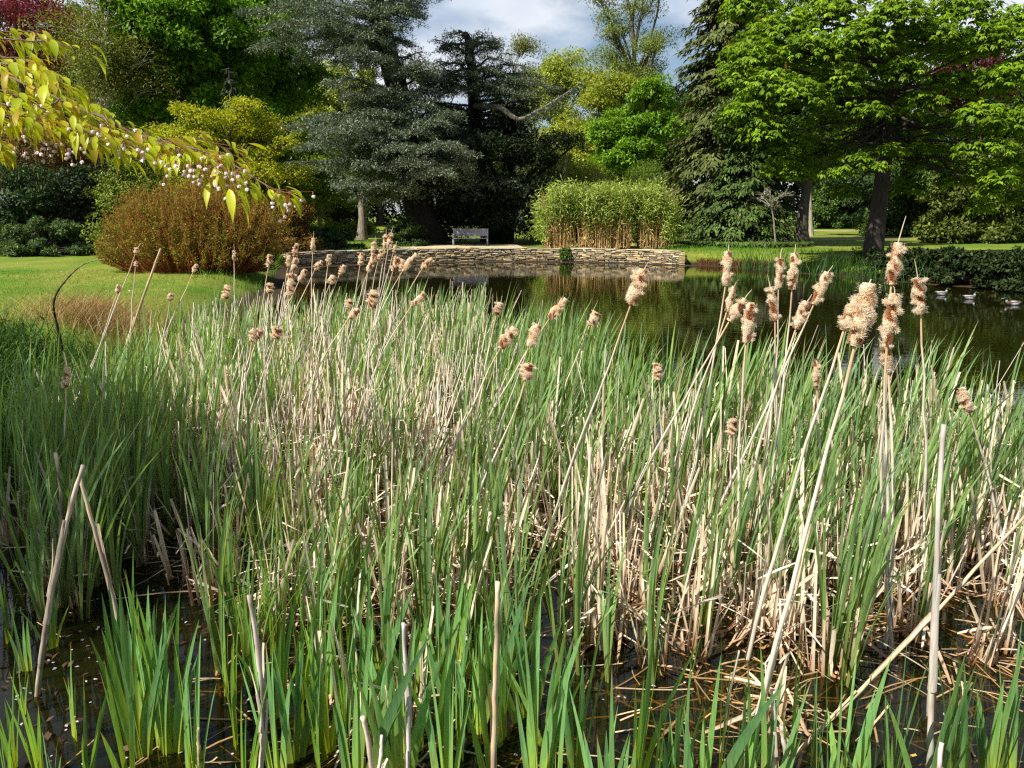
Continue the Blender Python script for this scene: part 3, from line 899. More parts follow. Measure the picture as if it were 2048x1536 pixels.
# yew: one dark mass of short dense needles under the cedar
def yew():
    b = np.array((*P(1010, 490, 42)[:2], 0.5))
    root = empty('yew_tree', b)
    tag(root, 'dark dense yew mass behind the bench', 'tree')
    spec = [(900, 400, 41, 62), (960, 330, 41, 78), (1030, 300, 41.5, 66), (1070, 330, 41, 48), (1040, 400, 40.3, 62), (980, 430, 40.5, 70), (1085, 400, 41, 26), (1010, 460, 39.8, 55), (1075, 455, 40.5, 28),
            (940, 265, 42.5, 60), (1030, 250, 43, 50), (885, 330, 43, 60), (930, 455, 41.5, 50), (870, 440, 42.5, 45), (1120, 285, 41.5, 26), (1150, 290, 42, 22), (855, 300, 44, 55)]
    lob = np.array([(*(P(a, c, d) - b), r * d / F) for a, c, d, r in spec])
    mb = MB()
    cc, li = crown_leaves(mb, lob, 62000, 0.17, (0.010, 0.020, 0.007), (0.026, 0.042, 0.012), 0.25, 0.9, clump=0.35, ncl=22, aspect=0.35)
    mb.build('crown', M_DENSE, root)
    mb = MB()
    tubes(mb, np.array([(0.3 * f, 0.6, 6.5 * f) for f in np.linspace(0, 1, 6)]), np.linspace(0.5, 0.1, 6), 9, (0.05, 0.035, 0.028))
    limbs(mb, np.repeat([[0.1, 0.6, 2.0]], len(lob), 0), lob[:, :3], 0.14, 0.03, 6, 0.1, 0.06, 5, BARK_D)
    mb.build('trunk', M_BARK, root)
yew()

broad_tree('pale_tree', 'pale sparse tree whose top shows left of the small cedar against cloud', 868, 74, 62, 420, 75, 11000, 0.15, (0.12, 0.14, 0.04), (0.20, 0.20, 0.07), tr=0.2, bark=BARK_G, nl=18, fill=0.2, clump=0.5, twig=0.02)
broad_tree('pale_tree', 'thin feathery tree behind the small cedar, highest at right of its top', 1045, 72, 48, 420, 66, 19000, 0.15, (0.14, 0.16, 0.03), (0.22, 0.22, 0.05), tr=0.2, bark=BARK_G, nl=20, fill=0.2, clump=0.5, twig=0.02)
broad_tree('oak_tree', 'yellow green round headed tree below the blue gap of sky', 1128, 66, 52, 440, 84, 34000, 0.19, YEL1, YEL2, tr=0.3, nl=20, bark=BARK_G, fill=0.4, clump=0.45, twig=0.02)
broad_tree('oak_tree', 'olive yellow tree between the crooked cedar limb and the poplar', 1200, 60, 100, 445, 84, 32000, 0.19, (0.21, 0.26, 0.02), (0.33, 0.35, 0.045), tr=0.25, nl=16, bark=BARK_G, clump=0.45)
broad_tree('poplar_tree', 'tall thin poplar with sparse young leaves against the sky', 1280, 62, -160, 430, 118, 34000, 0.15, (0.13, 0.18, 0.028), (0.22, 0.26, 0.06), tr=0.34, bark=(0.10, 0.085, 0.06), nl=34, lr=1.25, fill=0.15, clump=0.55, twig=0.022, lift=0.3)
broad_tree('maple_tree', 'fresh green maple at the left flank of the tall conifer', 1278, 50, 135, 455, 86, 38000, 0.21, (0.10, 0.21, 0.012), (0.20, 0.34, 0.02), tr=0.2, nl=18, clump=0.42)
shrub('willow_shrub', 'olive wispy shrub right behind the left half of the bamboo', 1140, 44, 300, 480, 90, 24000, 0.13, (0.15, 0.19, 0.02), (0.25, 0.27, 0.04), mat=M_LEAF, aspect=0.3)
shrub('willow_shrub', 'soft green shrub right behind the right half of the bamboo', 1285, 42.5, 330, 480, 78, 18000, 0.12, (0.11, 0.19, 0.022), (0.18, 0.26, 0.04), mat=M_LEAF, aspect=0.3)

# right bank
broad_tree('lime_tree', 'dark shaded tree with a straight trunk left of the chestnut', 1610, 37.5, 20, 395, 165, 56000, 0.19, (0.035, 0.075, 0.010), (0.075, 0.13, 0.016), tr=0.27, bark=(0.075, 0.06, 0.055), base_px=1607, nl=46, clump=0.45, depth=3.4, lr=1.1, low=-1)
broad_tree('thin_tree', 'pale slim trunk just right of the straight dark trunk', 1627, 52, 180, 400, 60, 7000, 0.2, (0.05, 0.09, 0.012), (0.09, 0.14, 0.02), tr=0.13, bark=(0.30, 0.27, 0.2), base_px=1624, nl=10)
broad_tree('copper_beech', 'dark red beech behind the chestnut near the right edge', 1945, 50, 40, 300, 95, 9000, 0.22, (0.06, 0.010, 0.016), (0.12, 0.02, 0.032), tr=0.16, bark=(0.03, 0.025, 0.022), nl=14, fill=0.5)
shrub('rhododendron_shrub', 'dark rounded shrub far behind between the two right trunks', 1700, 76, 330, 452, 95, 20000, 0.3, DRK1, DRK2, nl=26)
shrub('rhododendron_shrub', 'mid green round shrub far behind the straight dark trunk', 1650, 74, 372, 452, 50, 9000, 0.25, (0.06, 0.11, 0.018), (0.10, 0.16, 0.03), nl=12)
shrub('rhododendron_shrub', 'large mid green shrub right of the chestnut trunk', 1850, 52, 270, 466, 105, 30000, 0.24, (0.045, 0.09, 0.012), (0.09, 0.15, 0.02), nl=16)
shrub('rhododendron_shrub', 'olive green shrub behind the low chestnut boughs at right', 1955, 42, 290, 468, 95, 26000, 0.22, (0.06, 0.09, 0.012), (0.12, 0.15, 0.022), nl=16)
shrub('rhododendron_shrub', 'dark shrub cut by the right edge of the photo', 2070, 44, 250, 470, 95, 22000, 0.22, (0.03, 0.06, 0.012), (0.06, 0.10, 0.018), nl=14)
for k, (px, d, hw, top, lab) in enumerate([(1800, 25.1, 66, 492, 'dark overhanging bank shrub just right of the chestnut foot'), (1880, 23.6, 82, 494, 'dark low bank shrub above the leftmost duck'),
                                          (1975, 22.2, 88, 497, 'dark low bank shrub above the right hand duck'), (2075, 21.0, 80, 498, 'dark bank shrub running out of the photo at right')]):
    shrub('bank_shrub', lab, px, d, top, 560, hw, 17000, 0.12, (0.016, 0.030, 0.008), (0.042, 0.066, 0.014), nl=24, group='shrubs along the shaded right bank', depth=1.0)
broad_tree('sapling', 'little bare sapling with pale stems in front of the cypress', 1548, 36.3, 365, 440, 50, 120, 0.09, (0.22, 0.26, 0.1), (0.4, 0.4, 0.28), tr=0.05, bark=(0.22, 0.20, 0.15), base_px=1556, nl=12, fill=0.1, twig=0.012, cat='sapling')
shrub('sprout', 'yellow green leafy sprout at the foot of the chestnut trunk', 1722, 26.6, 495, 535, 16, 260, 0.11, (0.16, 0.24, 0.015), (0.24, 0.3, 0.02), mat=M_LEAF, nl=6, cat='plant')

# ------------------------------------------------------------------ horse chestnut
def chestnut():
    d = 27.0
    x0 = P(1750, 450, d)[0]
    b = np.array((x0, d, gz(x0, d) - 0.1))
    root = empty('horse_chestnut', b)
    tag(root, 'large horse chestnut with hanging fan leaves and orange flower candles', 'tree')
    # boughs: (px, py, distance, radius px)
    spec = [(1500, 120, 25.5, 55), (1560, 70, 26, 60), (1620, 110, 25, 60), (1540, 180, 25, 58), (1500, 230, 25.2, 45), (1590, 200, 24.6, 55), (1530, 270, 25, 45), (1585, 290, 25.3, 40),
            (1660, 40, 26, 60), (1720, 90, 24.6, 60), (1790, 40, 24.5, 60), (1860, 80, 25, 60), (1920, 30, 25.5, 60), (1980, 90, 25, 60), (2040, 60, 26, 60), (2010, 160, 24.6, 50),
            (1960, 235, 24.2, 42), (2020, 250, 24.4, 45), (1990, 300, 24.2, 36), (1940, 300, 24.4, 30), (2000, 360, 24.2, 34), (1975, 390, 24.4, 22), (1680, 170, 25, 50), (1740, 225, 24.5, 30), (1700, 330, 24.8, 26), (1755, 335, 24.6, 20), (1655, 345, 25, 20),
            (1840, 210, 25, 40), (1800, 150, 24.8, 50), (1900, 170, 25.5, 42), (1650, 250, 27, 40), (1630, 0, 28, 60), (1800, -40, 27, 70), (1950, -40, 28, 70), (2080, 130, 26, 60), (2080, 260, 25.5, 50), (2080, 350, 25.5, 36),
            (1600, 130, 29, 60), (1750, 130, 30, 70), (1900, 110, 29.5, 60), (1680, 240, 30, 50), (1850, 260, 29.5, 45), (1700, -90, 26, 80), (1870, -120, 27, 80), (1880, 320, 28.5, 36), (1560, 340, 29, 36), (1640, 310, 28.5, 50), (1720, 290, 28.6, 46), (1790, 300, 28.4, 46), (1850, 330, 28, 40), (1600, 350, 28.5, 40), (1690, 385, 28, 26), (1920, 360, 28, 40), (2040, 400, 27, 34), (1960, 420, 26, 26), (1780, 240, 27.5, 50), (1820, 380, 28, 30), (1480, 160, 27.5, 40), (1500, 20, 28, 55), (1545, 130, 28, 60), (1690, 345, 24.8, 22), (1722, 318, 24.7, 18), (1780, 300, 25, 24), (1830, 300, 26, 30), (1600, 330, 26, 30), (1570, 320, 25.2, 26), (1745, 270, 29, 50), (1690, 210, 29.5, 55), (1800, 200, 29.5, 55), (1950, 340, 26, 36), (2030, 330, 25, 36), (1900, 260, 27, 44), (1960, 180, 28, 55)]
    lob = np.array([(*(P(a, c, dd) - b), r * dd / F) for a, c, dd, r in spec])
    nb = len(lob)
    mb, wood, fl = MB(), MB(), MB()
    p, rr = trunk_line((0, 0, 0), (0.2, 0.2, 12.5), r=0.285, wob=0.07, tip=0.2, flare=1.28)
    tubes(wood, p, rr, 12, (0.05, 0.040, 0.034))
    fork = np.clip(lob[:, 2] * 0.50 + 2.5 + rng.uniform(-0.8, 0.8, nb), 3.6, 11.5)
    st = np.stack([np.interp(fork, p[:, 2], p[:, k]) for k in range(3)], 1)
    limbs(wood, st, lob[:, :3], rng.uniform(0.035, 0.09, nb), 0.012, 9, 0.12, 0.11, 6, (0.05, 0.04, 0.034))
    # leaf stations: on the upper and outer skin of every bough, a fan of 6 leaflets each
    npb = np.maximum((lob[:, 3] ** 2 * 400).astype(int), 40)
    bi = np.repeat(np.arange(nb), npb)
    n = len(bi)
    u = unit(n); u[:, 2] = np.where(u[:, 2] < -0.35, -u[:, 2], u[:, 2])
    q = lob[bi, :3] + u * lob[bi, 3:4] * (rng.uniform(0.45, 1.08, n) * np.array(1.0))[:, None] * np.array((1.05, 1.05, 0.72))
    limbs(wood, lob[bi[::4], :3], q[::4], 0.012, 0.004, 4, 0.15, 0.08, 3, (0.07, 0.055, 0.045))
    out = nrm(u * np.array((1, 1, 0.25)) + rng.normal(0, 0.3, (n, 3)))
    tone = varied(n, (0.105, 0.195, 0.008), (0.23, 0.35, 0.014), 0.22)
    for k, (az, sc) in enumerate([(-1.9, 0.62), (-1.1, 0.85), (-0.38, 1.0), (0.38, 1.0), (1.1, 0.85), (1.9, 0.62)]):
        lat = nrm(np.cross(out, (0, 0, 1)))
        dd = nrm(out * math.cos(az) + lat * math.sin(az)) * 0.8 + np.array((0, 0, -0.62)) + rng.normal(0, 0.12, (n, 3))
        up = np.array((0, 0, 1.0)) + out * 0.5
        ll = 0.20 * sc * rng.uniform(0.65, 1.25, n)
        leaves(mb, q, dd, up, ll, ll * 0.40, tone * rng.uniform(0.85, 1.15, (n, 1)), 0.16)
    crown = mb.build('crown', M_LEAF, root)
    # flower candles
    sel = rng.choice(n, 150, replace=False)
    sel = sel[u[sel, 2] > 0.25]
    for s in sel:
        k = 22
        z = np.linspace(0, 0.20, k)
        r = 0.05 * (1 - z / 0.22)
        a = np.arange(k) * 2.4
        pos = q[s] + np.column_stack([np.cos(a) * r * 0.2, np.sin(a) * r * 0.2, z])
        dr = np.column_stack([np.cos(a), np.sin(a), np.full(k, 0.5)])
        leaves(fl, pos, dr, np.array([[0, 0, 1.0]]) + 0 * dr, r + 0.018, 0.035, varied(k, (0.36, 0.22, 0.045), (0.45, 0.30, 0.10), 0.2))
    tag(fl.build('flower_candles', M_PETAL, crown), kind='stuff')
    wood.build('trunk', M_BARK, root)
chestnut()

# ------------------------------------------------------------------ woodland behind, four kinds copied
protos = []
for k, (c1, c2, nm, lab) in enumerate([((0.05, 0.10, 0.012), (0.10, 0.16, 0.02), 'woodland_tree', 'green leafy tree of the woodland far behind'),
                                       ((0.10, 0.15, 0.015), (0.17, 0.20, 0.025), 'woodland_tree', 'yellow green tree of the woodland far behind'),
                                       ((0.035, 0.07, 0.012), (0.07, 0.11, 0.018), 'woodland_tree', 'dark tree of the woodland far behind')]):
    protos.append(broad_tree(nm, lab, 1024, 90, 150, 440, 110, 15000, 0.42, c1, c2, tr=0.4, nl=22, group=lab.replace('tree of', 'trees of'), lr=2.4, clump=0.42))
spots = [(-60, 80, 0, 1.5), (60, 92, 2, 1.3), (150, 78, 1, 1.0), (250, 85, 0, 1.5), (330, 90, 2, 1.5), (450, 80, 0, 1.4), (540, 92, 2, 1.25), (610, 98, 1, 0.95), (690, 90, 1, 0.85), (760, 95, 0, 0.9), (850, 100, 2, 0.8),
         (920, 96, 1, 0.75), (1000, 100, 0, 0.75), (1090, 96, 1, 0.72), (1180, 92, 0, 0.75), (1260, 98, 1, 0.8), (1345, 90, 0, 0.95), (1440, 95, 2, 1.2), (1530, 92, 2, 1.3), (1620, 104, 2, 1.2), (1720, 108, 0, 1.1), (1810, 102, 2, 1.15),
         (1900, 96, 0, 1.15), (1990, 92, 2, 1.2), (2090, 86, 0, 1.25)]
used = set()
for px, d, k, s in spots:
    o = protos[k] if k not in used else copy_tree(protos[k])
    used.add(k)
    x = P(px, 440, d)[0]
    o.location = (x, d, gz(x, d) - 0.1)
    o.scale = (s, s, s * rng.uniform(0.9, 1.1))
    o.rotation_euler = (0, 0, rng.uniform(0, 6.28))
# low undergrowth along the woodland edge, so no bare horizon shows
mb = MB()
k = 340
ux = np.linspace(-62, 66, k)
lob = np.column_stack([ux, 106 + rng.normal(0, 3, k), rng.uniform(0.8, 7.5, k), rng.uniform(1.8, 3.2, k)])
crown_leaves(mb, lob, 100000, 0.6, (0.03, 0.06, 0.01), (0.07, 0.11, 0.018), ncl=10)
tag(mb.build('undergrowth', M_LEAF), 'dark undergrowth along the edge of the far woodland', 'undergrowth', kind='stuff')

# ------------------------------------------------------------------ red stemmed bush
def dogwood():
    d = 21.8
    b = np.array((*P(398, 552, d)[:2], 0.0)); b[2] = gz(b[0], b[1])
    root = empty('dogwood_bush', b)
    tag(root, 'big rounded bush of thin rust red stems with small green leaves', 'shrub')
    n = 1500
    hw, H = 2.62, 2.22
    a = rng.uniform(0, 6.283, n)
    r = np.sqrt(rng.random(n))
    tx, ty = np.cos(a) * r * hw, np.sin(a) * r * hw * 0.7
    tz = H * np.clip(1.02 - r ** 3.4, 0.0, 1) ** 0.6 * rng.uniform(0.72, 1.04, n) + 0.12
    tz *= 1 + 0.10 * np.sin(a * 3 + 1) * r + 0.08 * np.sin(tx * 3.1 + 0.5) + 0.05 * np.sin(ty * 5)
    tx *= 1 + 0.07 * np.sin(a * 5 + tz * 2)
    bs = np.column_stack([tx * 0.62, ty * 0.62, np.full(n, -0.05)])
    tip = np.column_stack([tx, ty, tz])
    mid = bs * 0.3 + tip * 0.7; mid[:, 2] = tz * 0.42
    p = bez(bs, mid, tip, 6)
    p[:, 1:] += rng.normal(0, 0.03, (n, 5, 3))
    mb = MB()
    tubes(mb, p, np.linspace(0.011, 0.004, 6)[None, :], 3, varied(n, (0.20, 0.055, 0.016), (0.32, 0.13, 0.03), 0.25))
    m = 11000
    i = rng.integers(n, size=m); f = rng.uniform(0.45, 1, m)
    s0 = bez(bs[i], mid[i], tip[i], 2)
    q0 = (1 - f[:, None]) ** 2 * bs[i] + 2 * f[:, None] * (1 - f[:, None]) * mid[i] + f[:, None] ** 2 * tip[i]
    q1 = q0 + unit(m) * 0.22 * rng.random((m, 1)) + np.array((0, 0, 0.12))
    limbs(mb, q0, q1, 0.004, 0.002, 3, 0, 0.05, 3, varied(m, (0.22, 0.065, 0.018), (0.34, 0.15, 0.03), 0.25))
    mb.build('stems', M_BARK, root)
    mb = MB()
    k = 46000
    j = rng.integers(m, size=k)
    pos = q0[j] + (q1 - q0)[j] * rng.random((k, 1)) + rng.normal(0, 0.02, (k, 3))
    leaves(mb, pos, unit(k) + np.array((0, 0, 0.4)), unit(k) + np.array((0, 0, 0.8)), rng.uniform(0.035, 0.07, k), 0.028, varied(k, (0.13, 0.165, 0.014), (0.25, 0.24, 0.026), 0.3))
    mb.build('foliage', M_LEAF, root)
dogwood()

# ------------------------------------------------------------------ bamboo
def bamboo():
    d = 35.6
    b = np.array((*P(1215, 490, d)[:2], 0.5))
    root = empty('bamboo_clump', b)
    tag(root, 'thick bamboo stand with straw coloured canes behind the stone wall', 'bamboo')
    n = 760
    x = rng.uniform(-1, 1, n) * 2.75
    x = np.where((np.abs(x + 1.45) < 0.22) & (rng.random(n) < 0.8), x + 0.5, x)
    x = np.where((np.abs(x - 1.15) < 0.25) & (rng.random(n) < 0.8), x + 0.5, x)
    y = rng.uniform(-0.75, 0.9, n)
    h = (2.34 + 0.09 * np.sin(x * 3.1) + 0.07 * np.sin(x * 7.3)) * rng.uniform(0.66, 1.10, n)
    p0 = np.column_stack([x, y, np.zeros(n)])
    p2 = p0 + np.column_stack([rng.normal(0, 0.26, n) + x * 0.06, rng.normal(-0.06, 0.2, n), h])
    p1 = p0 + np.column_stack([rng.normal(0, 0.05, (n, 2)), h * 0.6])
    p = bez(p0, p1, p2, 7)
    f = np.linspace(0, 1, 7)[None, :, None]
    c = varied(n, (0.46, 0.27, 0.11), (0.64, 0.43, 0.21), 0.25)[:, None, :] * (1 - f * 0.5) + np.array((0.14, 0.17, 0.03)) * f * 0.5
    mb = MB()
    tubes(mb, p, np.linspace(0.014, 0.005, 7)[None, :], 4, c)
    k = 5200                                    # dead straw hanging among the canes
    q = np.column_stack([rng.uniform(-2.8, 2.6, k), rng.uniform(-0.85, 0.6, k), rng.uniform(0.02, 1.25, k)])
    gap = (np.abs(q[:, 0] + 1.45) < 0.16) | (np.abs(q[:, 0] - 1.15) < 0.16)
    q = q[~gap]; k = len(q)
    leaves(mb, q, unit(k) * np.array((0.45, 0.45, 1)), unit(k), rng.uniform(0.12, 0.36, k), 0.022, varied(k, (0.46, 0.24, 0.09), (0.72, 0.47, 0.24), 0.3), 0.2)
    mb.build('canes', M_STALK, root)
    mb = MB()
    m = 36000
    i = rng.integers(n, size=m)
    f = (1.06 - 0.52 * rng.random(m) ** 1.35)[:, None]
    q = (1 - f) ** 2 * p0[i] + 2 * f * (1 - f) * p1[i] + f ** 2 * p2[i] + rng.normal(0, 0.14, (m, 3))
    front = (q[:, 0] > 2.25) | (q[:, 0] < -2.62) | (rng.random(m) < 0.05)
    q[front, 2] *= rng.uniform(0.2, 1, front.sum())
    dd = unit(m) * np.array((1, 1, 0.8)) + np.array((0, 0, 0.12))
    leaves(mb, q, dd, unit(m) * 0.6 + np.array((0, -0.2, 1.0)), rng.uniform(0.14, 0.30, m), 0.044, varied(m, (0.18, 0.27, 0.025), (0.44, 0.50, 0.15), 0.3), 0.2)
    mb.build('foliage', M_LEAF, root)
bamboo()

# ------------------------------------------------------------------ grasses on the banks
def blades(mb, pos, h, w, c, lean=0.3, k=4, tipc=None):
    n = len(pos)
    a = rng.uniform(0, 6.283, n)
    side = np.column_stack([np.cos(a), np.sin(a), np.zeros(n)])
    ln = rng.normal(0, lean, (n, 2)) + np.array((0.08, 0))
    h = np.broadcast_to(h, n)
    top = pos + np.column_stack([ln * h[:, None], h * 0.92])
    mid = pos + np.column_stack([ln * h[:, None] * 0.2, h * 0.55])
    cen = bez(pos, mid, top, k)
    f = np.linspace(0, 1, k)
    wv = np.broadcast_to(w, n)[:, None] * np.clip(1.05 - f ** 2, 0.04, 1)[None, :]
    ribbons(mb, cen, side, wv, 0.12, c)
def on_ground(x, y):
    return np.column_stack([x, y, ground_z(np.column_stack([x, y]))])
def stuff(mb, name, mat, label, cat):
    return tag(mb.build(name, mat), label, cat, kind='stuff')

# short lawn grass near the left bank and along every water edge
mb = MB()
n = 46000
y = 8 + 14 * rng.random(n) ** 1.4
x = -3.5 - rng.random(n) * 12
s = pond_sdf(np.column_stack([x, y]))
k = (s > 0.5) & (x > -0.68 * y)
blades(mb, on_ground(x[k], y[k]), rng.uniform(0.025, 0.06, k.sum()), 0.006, varied(k.sum(), (0.11, 0.21, 0.018), (0.22, 0.26, 0.04), 0.2), 0.5, 3)
stuff(mb, 'lawn_grass', M_LEAF, 'short mown lawn grass on the sunny left bank', 'grass')
mb = MB()
n = 30000
y = rng.uniform(19, 37, n); x = rng.uniform(-14, 16, n)
s = pond_sdf(np.column_stack([x, y]))
k = (s > 0.25) & (s < 1.8) & (((x < -6) & (y < 31)) | (x > 6.3))
k |= (np.abs(x + 5.4) < 1.8) & (s > 0.5) & (s < 3.2) & (y > 30) & (x < -4.3)
k |= (x > 6.3) & (y > 30.5) & (s < 5) & (s > 0.1)
blades(mb, on_ground(x[k], y[k]), rng.uniform(0.07, 0.24, k.sum()), 0.014, varied(k.sum(), (0.07, 0.19, 0.012), (0.13, 0.27, 0.02), 0.2), 0.4, 3)
stuff(mb, 'bank_grass', M_LEAF, 'long bright grass along the banks and on top of the stone wall', 'grass')
mb = MB()
n = 420
y = 11 + 22 * rng.random(n); x = -0.30 * y - rng.random(n) * 0.4 * y
k = pond_sdf(np.column_stack([x, y])) > 0.8
g_ = on_ground(x[k], y[k]) + np.array((0, 0, 0.04)); n = len(g_)
leaves(mb, g_, unit(n) * np.array((1, 1, 0.2)), np.array([[0, 0, 1.0]]) + rng.normal(0, 0.3, (n, 3)), rng.uniform(0.02, 0.06, n), 0.03, np.where(rng.random((n, 1)) < 0.45, np.array((0.75, 0.72, 0.62)), np.array((0.26, 0.17, 0.07))))
stuff(mb, 'lawn_specks', M_PETAL, 'scattered daisies and fallen leaves on the left lawn', 'daisies')
# dry tawny grass on the left bank
mb = MB()
n = 2600
c = P(215, 632, 12.2)
x = c[0] + rng.normal(0, 0.50, n); y = c[1] + rng.normal(0, 0.55, n)
k = pond_sdf(np.column_stack([x, y])) > 0.1
blades(mb, on_ground(x[k], y[k]), rng.uniform(0.2, 0.5, k.sum()), 0.006, varied(k.sum(), (0.32, 0.20, 0.07), (0.44, 0.32, 0.14), 0.25), 0.6, 4)
stuff(mb, 'dry_grass', M_DEAD, 'tawny dry grass patch on the left bank', 'grass')
# dark weeds in the shade at the far left
mb = MB()
n = 9000
y = rng.uniform(5.2, 9.8, n); x = -0.42 * y - rng.random(n) * 2.6
s = pond_sdf(np.column_stack([x, y]))
k = (s > -0.4) & (s < 2.3)
pg = on_ground(x[k], y[k]); m = len(pg)
hh = rng.uniform(0.05, 0.42, m)
blades(mb, pg, hh * rng.uniform(0.8, 1.9, m), 0.011, varied(m, (0.035, 0.085, 0.014), (0.075, 0.15, 0.025), 0.25), 0.35, 4)
for rep in range(1):
    q = pg + np.column_stack([rng.normal(0, 0.06, (m, 2)), hh * rng.uniform(0.5, 1, m)])
    leaves(mb, q, unit(m) * np.array((1, 1, 0.4)), unit(m) * 0.5 + np.array((0, 0, 1)), rng.uniform(0.04, 0.10, m), 0.035, varied(m, (0.04, 0.095, 0.012), (0.08, 0.15, 0.02), 0.22))
stuff(mb, 'bank_weeds', M_LEAF, 'dark green nettles and weeds on the shaded left bank', 'weeds')
# green rushes on the far right shore
mb = MB()
n = 750
t = rng.random(n)
x = 8.3 + t * 3.6 + rng.normal(0, 0.35, n); y = 29.6 - t * 6.6 + rng.normal(0, 0.35, n)
s = pond_sdf(np.column_stack([x, y]))
k = (s > -0.8) & (s < 0.5)
blades(mb, np.column_stack([x[k], y[k], np.zeros(k.sum())]), rng.uniform(0.35, 0.85, k.sum()), 0.02, varied(k.sum(), (0.03, 0.075, 0.014), (0.06, 0.14, 0.022), 0.25), 0.25, 5)
stuff(mb, 'far_rushes', M_REED, 'dark green rushes along the far right shore', 'rushes')
# russet dead growth at the water's edge, right of the wall
mb = MB()
n = 2600
x = rng.uniform(7.2, 9.6, n); y = 31.2 - (x - 7.4) * 1.1 + rng.normal(0.25, 0.25, n)
blades(mb, np.column_stack([x, y, np.full(n, 0.02)]), rng.uniform(0.1, 0.36, n), 0.014, varied(n, (0.13, 0.05, 0.02), (0.2, 0.10, 0.04), 0.3), 0.5, 3)
stuff(mb, 'russet_growth', M_DEAD, 'russet dead growth at the water edge right of the wall', 'undergrowth')
# ivy tuft on the wall
mb = MB()
n = 620
c = P(1130, 506, 33.3)
q = c + np.clip(rng.normal(0, 1, (n, 3)), -1.6, 1.6) * np.array((0.12, 0.05, 0.13)) + np.array((0, -0.12, 0))
limbs(mb, np.repeat([c + np.array((0, 0.05, -0.05))], n, 0), q, 0.003, 0.002, 3, 0.1, 0.05, 3, (0.08, 0.11, 0.02))
leaves(mb, q, unit(n) + np.array((0, -0.3, -0.4)), unit(n) * 0.5 + np.array((0, -1, 0.4)), rng.uniform(0.06, 0.11, n), 0.06, varied(n, (0.06, 0.12, 0.012), (0.12, 0.19, 0.02), 0.2))
o = mb.build('wall_plant', M_LEAF)
tag(o, 'small green plant growing out of the face of the stone wall', 'plant')

# arching dark twig on the left bank
tw = [P(128, 672, 9.0), P(112, 640, 9.0), P(105, 612, 9.0), P(112, 585, 9.0), P(128, 565, 9.0), P(145, 545, 9.0), P(165, 528, 9.0), P(190, 520, 9.0), P(214, 518, 9.0)]
tw[0][2] = gz(tw[0][0], 9.0) - 0.02
tw = np.array(tw); kk = np.linspace(0, 8, 33)
tp_ = np.stack([np.interp(kk, np.arange(9), tw[:, k]) for k in range(3)], 1)
tp_ = np.stack([np.convolve(np.pad(tp_[:, k], 2, 'edge'), np.ones(5) / 5, 'valid') for k in range(3)], 1)
b0 = tp_[0].copy()
root = empty('arching_twig', b0)
tag(root, 'dark dead twig arching over the lawn edge at left', 'twig')
mb = MB()
fr = np.linspace(0, 1, 33)[:, None]
tubes(mb, tp_ - b0, np.linspace(0.015, 0.005, 33) * (1 + 0.25 * np.sin(np.arange(33) * 2.1)), 6, (np.array((0.02, 0.016, 0.012)) * (1 - fr ** 2) + np.array((0.30, 0.24, 0.10)) * fr ** 2)[None])
mb.build('stem', M_BARK, root)

# ------------------------------------------------------------------ ducks
def duck(px, py, flip, label):
    p = G(px, py)
    root = empty('duck', (p[0], p[1], 0))
    root.rotation_euler = (0, 0, math.pi if flip else 0.25)
    root.scale = (0.92, 0.92, 0.78)
    tag(root, label, 'duck', 'ducks swimming by the right bank')
    xs = np.array((-0.24, -0.20, -0.15, -0.08, 0.0, 0.08, 0.14, 0.165))
    hw = np.array((0.008, 0.03, 0.06, 0.085, 0.095, 0.085, 0.055, 0.01))
    zc = np.array((0.10, 0.085, 0.06, 0.045, 0.04, 0.045, 0.06, 0.07))
    hz = np.array((0.006, 0.02, 0.05, 0.07, 0.078, 0.072, 0.05, 0.01))
    a = np.linspace(0, 2 * math.pi, 13)[:-1]
    v = np.stack([np.repeat(xs[:, None], 12, 1), hw[:, None] * np.cos(a), zc[:, None] + hz[:, None] * np.sin(a)], -1)
    i = np.arange(96).reshape(8, 12)
    q = np.stack([i[:-1], np.roll(i, -1, 1)[:-1], np.roll(i, -1, 1)[1:], i[1:]], -1)
    c = np.where((v[..., 0:1] > 0.06), np.array((0.07, 0.035, 0.022)), np.where(v[..., 0:1] < -0.17, np.array((0.025, 0.022, 0.02)), np.where(np.abs(v[..., 2:3] - 0.075) < 0.02, np.array((0.16, 0.14, 0.12)), np.array((0.60, 0.58, 0.56)))))
    b = MB(); b.add(v, q, None, c.reshape(-1, 3)); b.build('body', M_FEATHER, root, True)
    b = MB()
    for s in (-1, 1):
        f = np.linspace(0, 1, 6)
        cen = np.stack([0.06 - 0.26 * f, s * (0.092 - 0.05 * f ** 2), 0.085 + 0.01 * f], 1)[None]
        ribbons(b, cen, np.array([[0, 0.15 * s, 1.0]]), (0.055 * np.sin(np.pi * (0.15 + 0.8 * f)))[None], 0.2, (0.36, 0.33, 0.31))
    b.build('wings', M_FEATHER, root)
    b = MB()
    tubes(b, np.array([(0.125, 0, 0.085), (0.15, 0, 0.13), (0.155, 0, 0.165), (0.17, 0, 0.19), (0.20, 0, 0.195), (0.225, 0, 0.185)]), np.array((0.036, 0.026, 0.026, 0.036, 0.033, 0.012)), 9,
          np.array([(0.07, 0.035, 0.02), (0.5, 0.5, 0.48), (0.008, 0.035, 0.02), (0.01, 0.05, 0.03), (0.01, 0.05, 0.03), (0.01, 0.04, 0.025)])[None])
    h = b.build('head', M_FEATHER, root, True)
    b = MB()
    tubes(b, np.array([(0.222, 0, 0.184), (0.25, 0, 0.178), (0.275, 0, 0.174)]), np.array((0.013, 0.012, 0.008)), 6, (0.32, 0.26, 0.05), cap=True)
    b.build('bill', M_FEATHER, h, True)
duck(1883, 590, False, 'mallard duck on the pond, farthest left of the ducks')
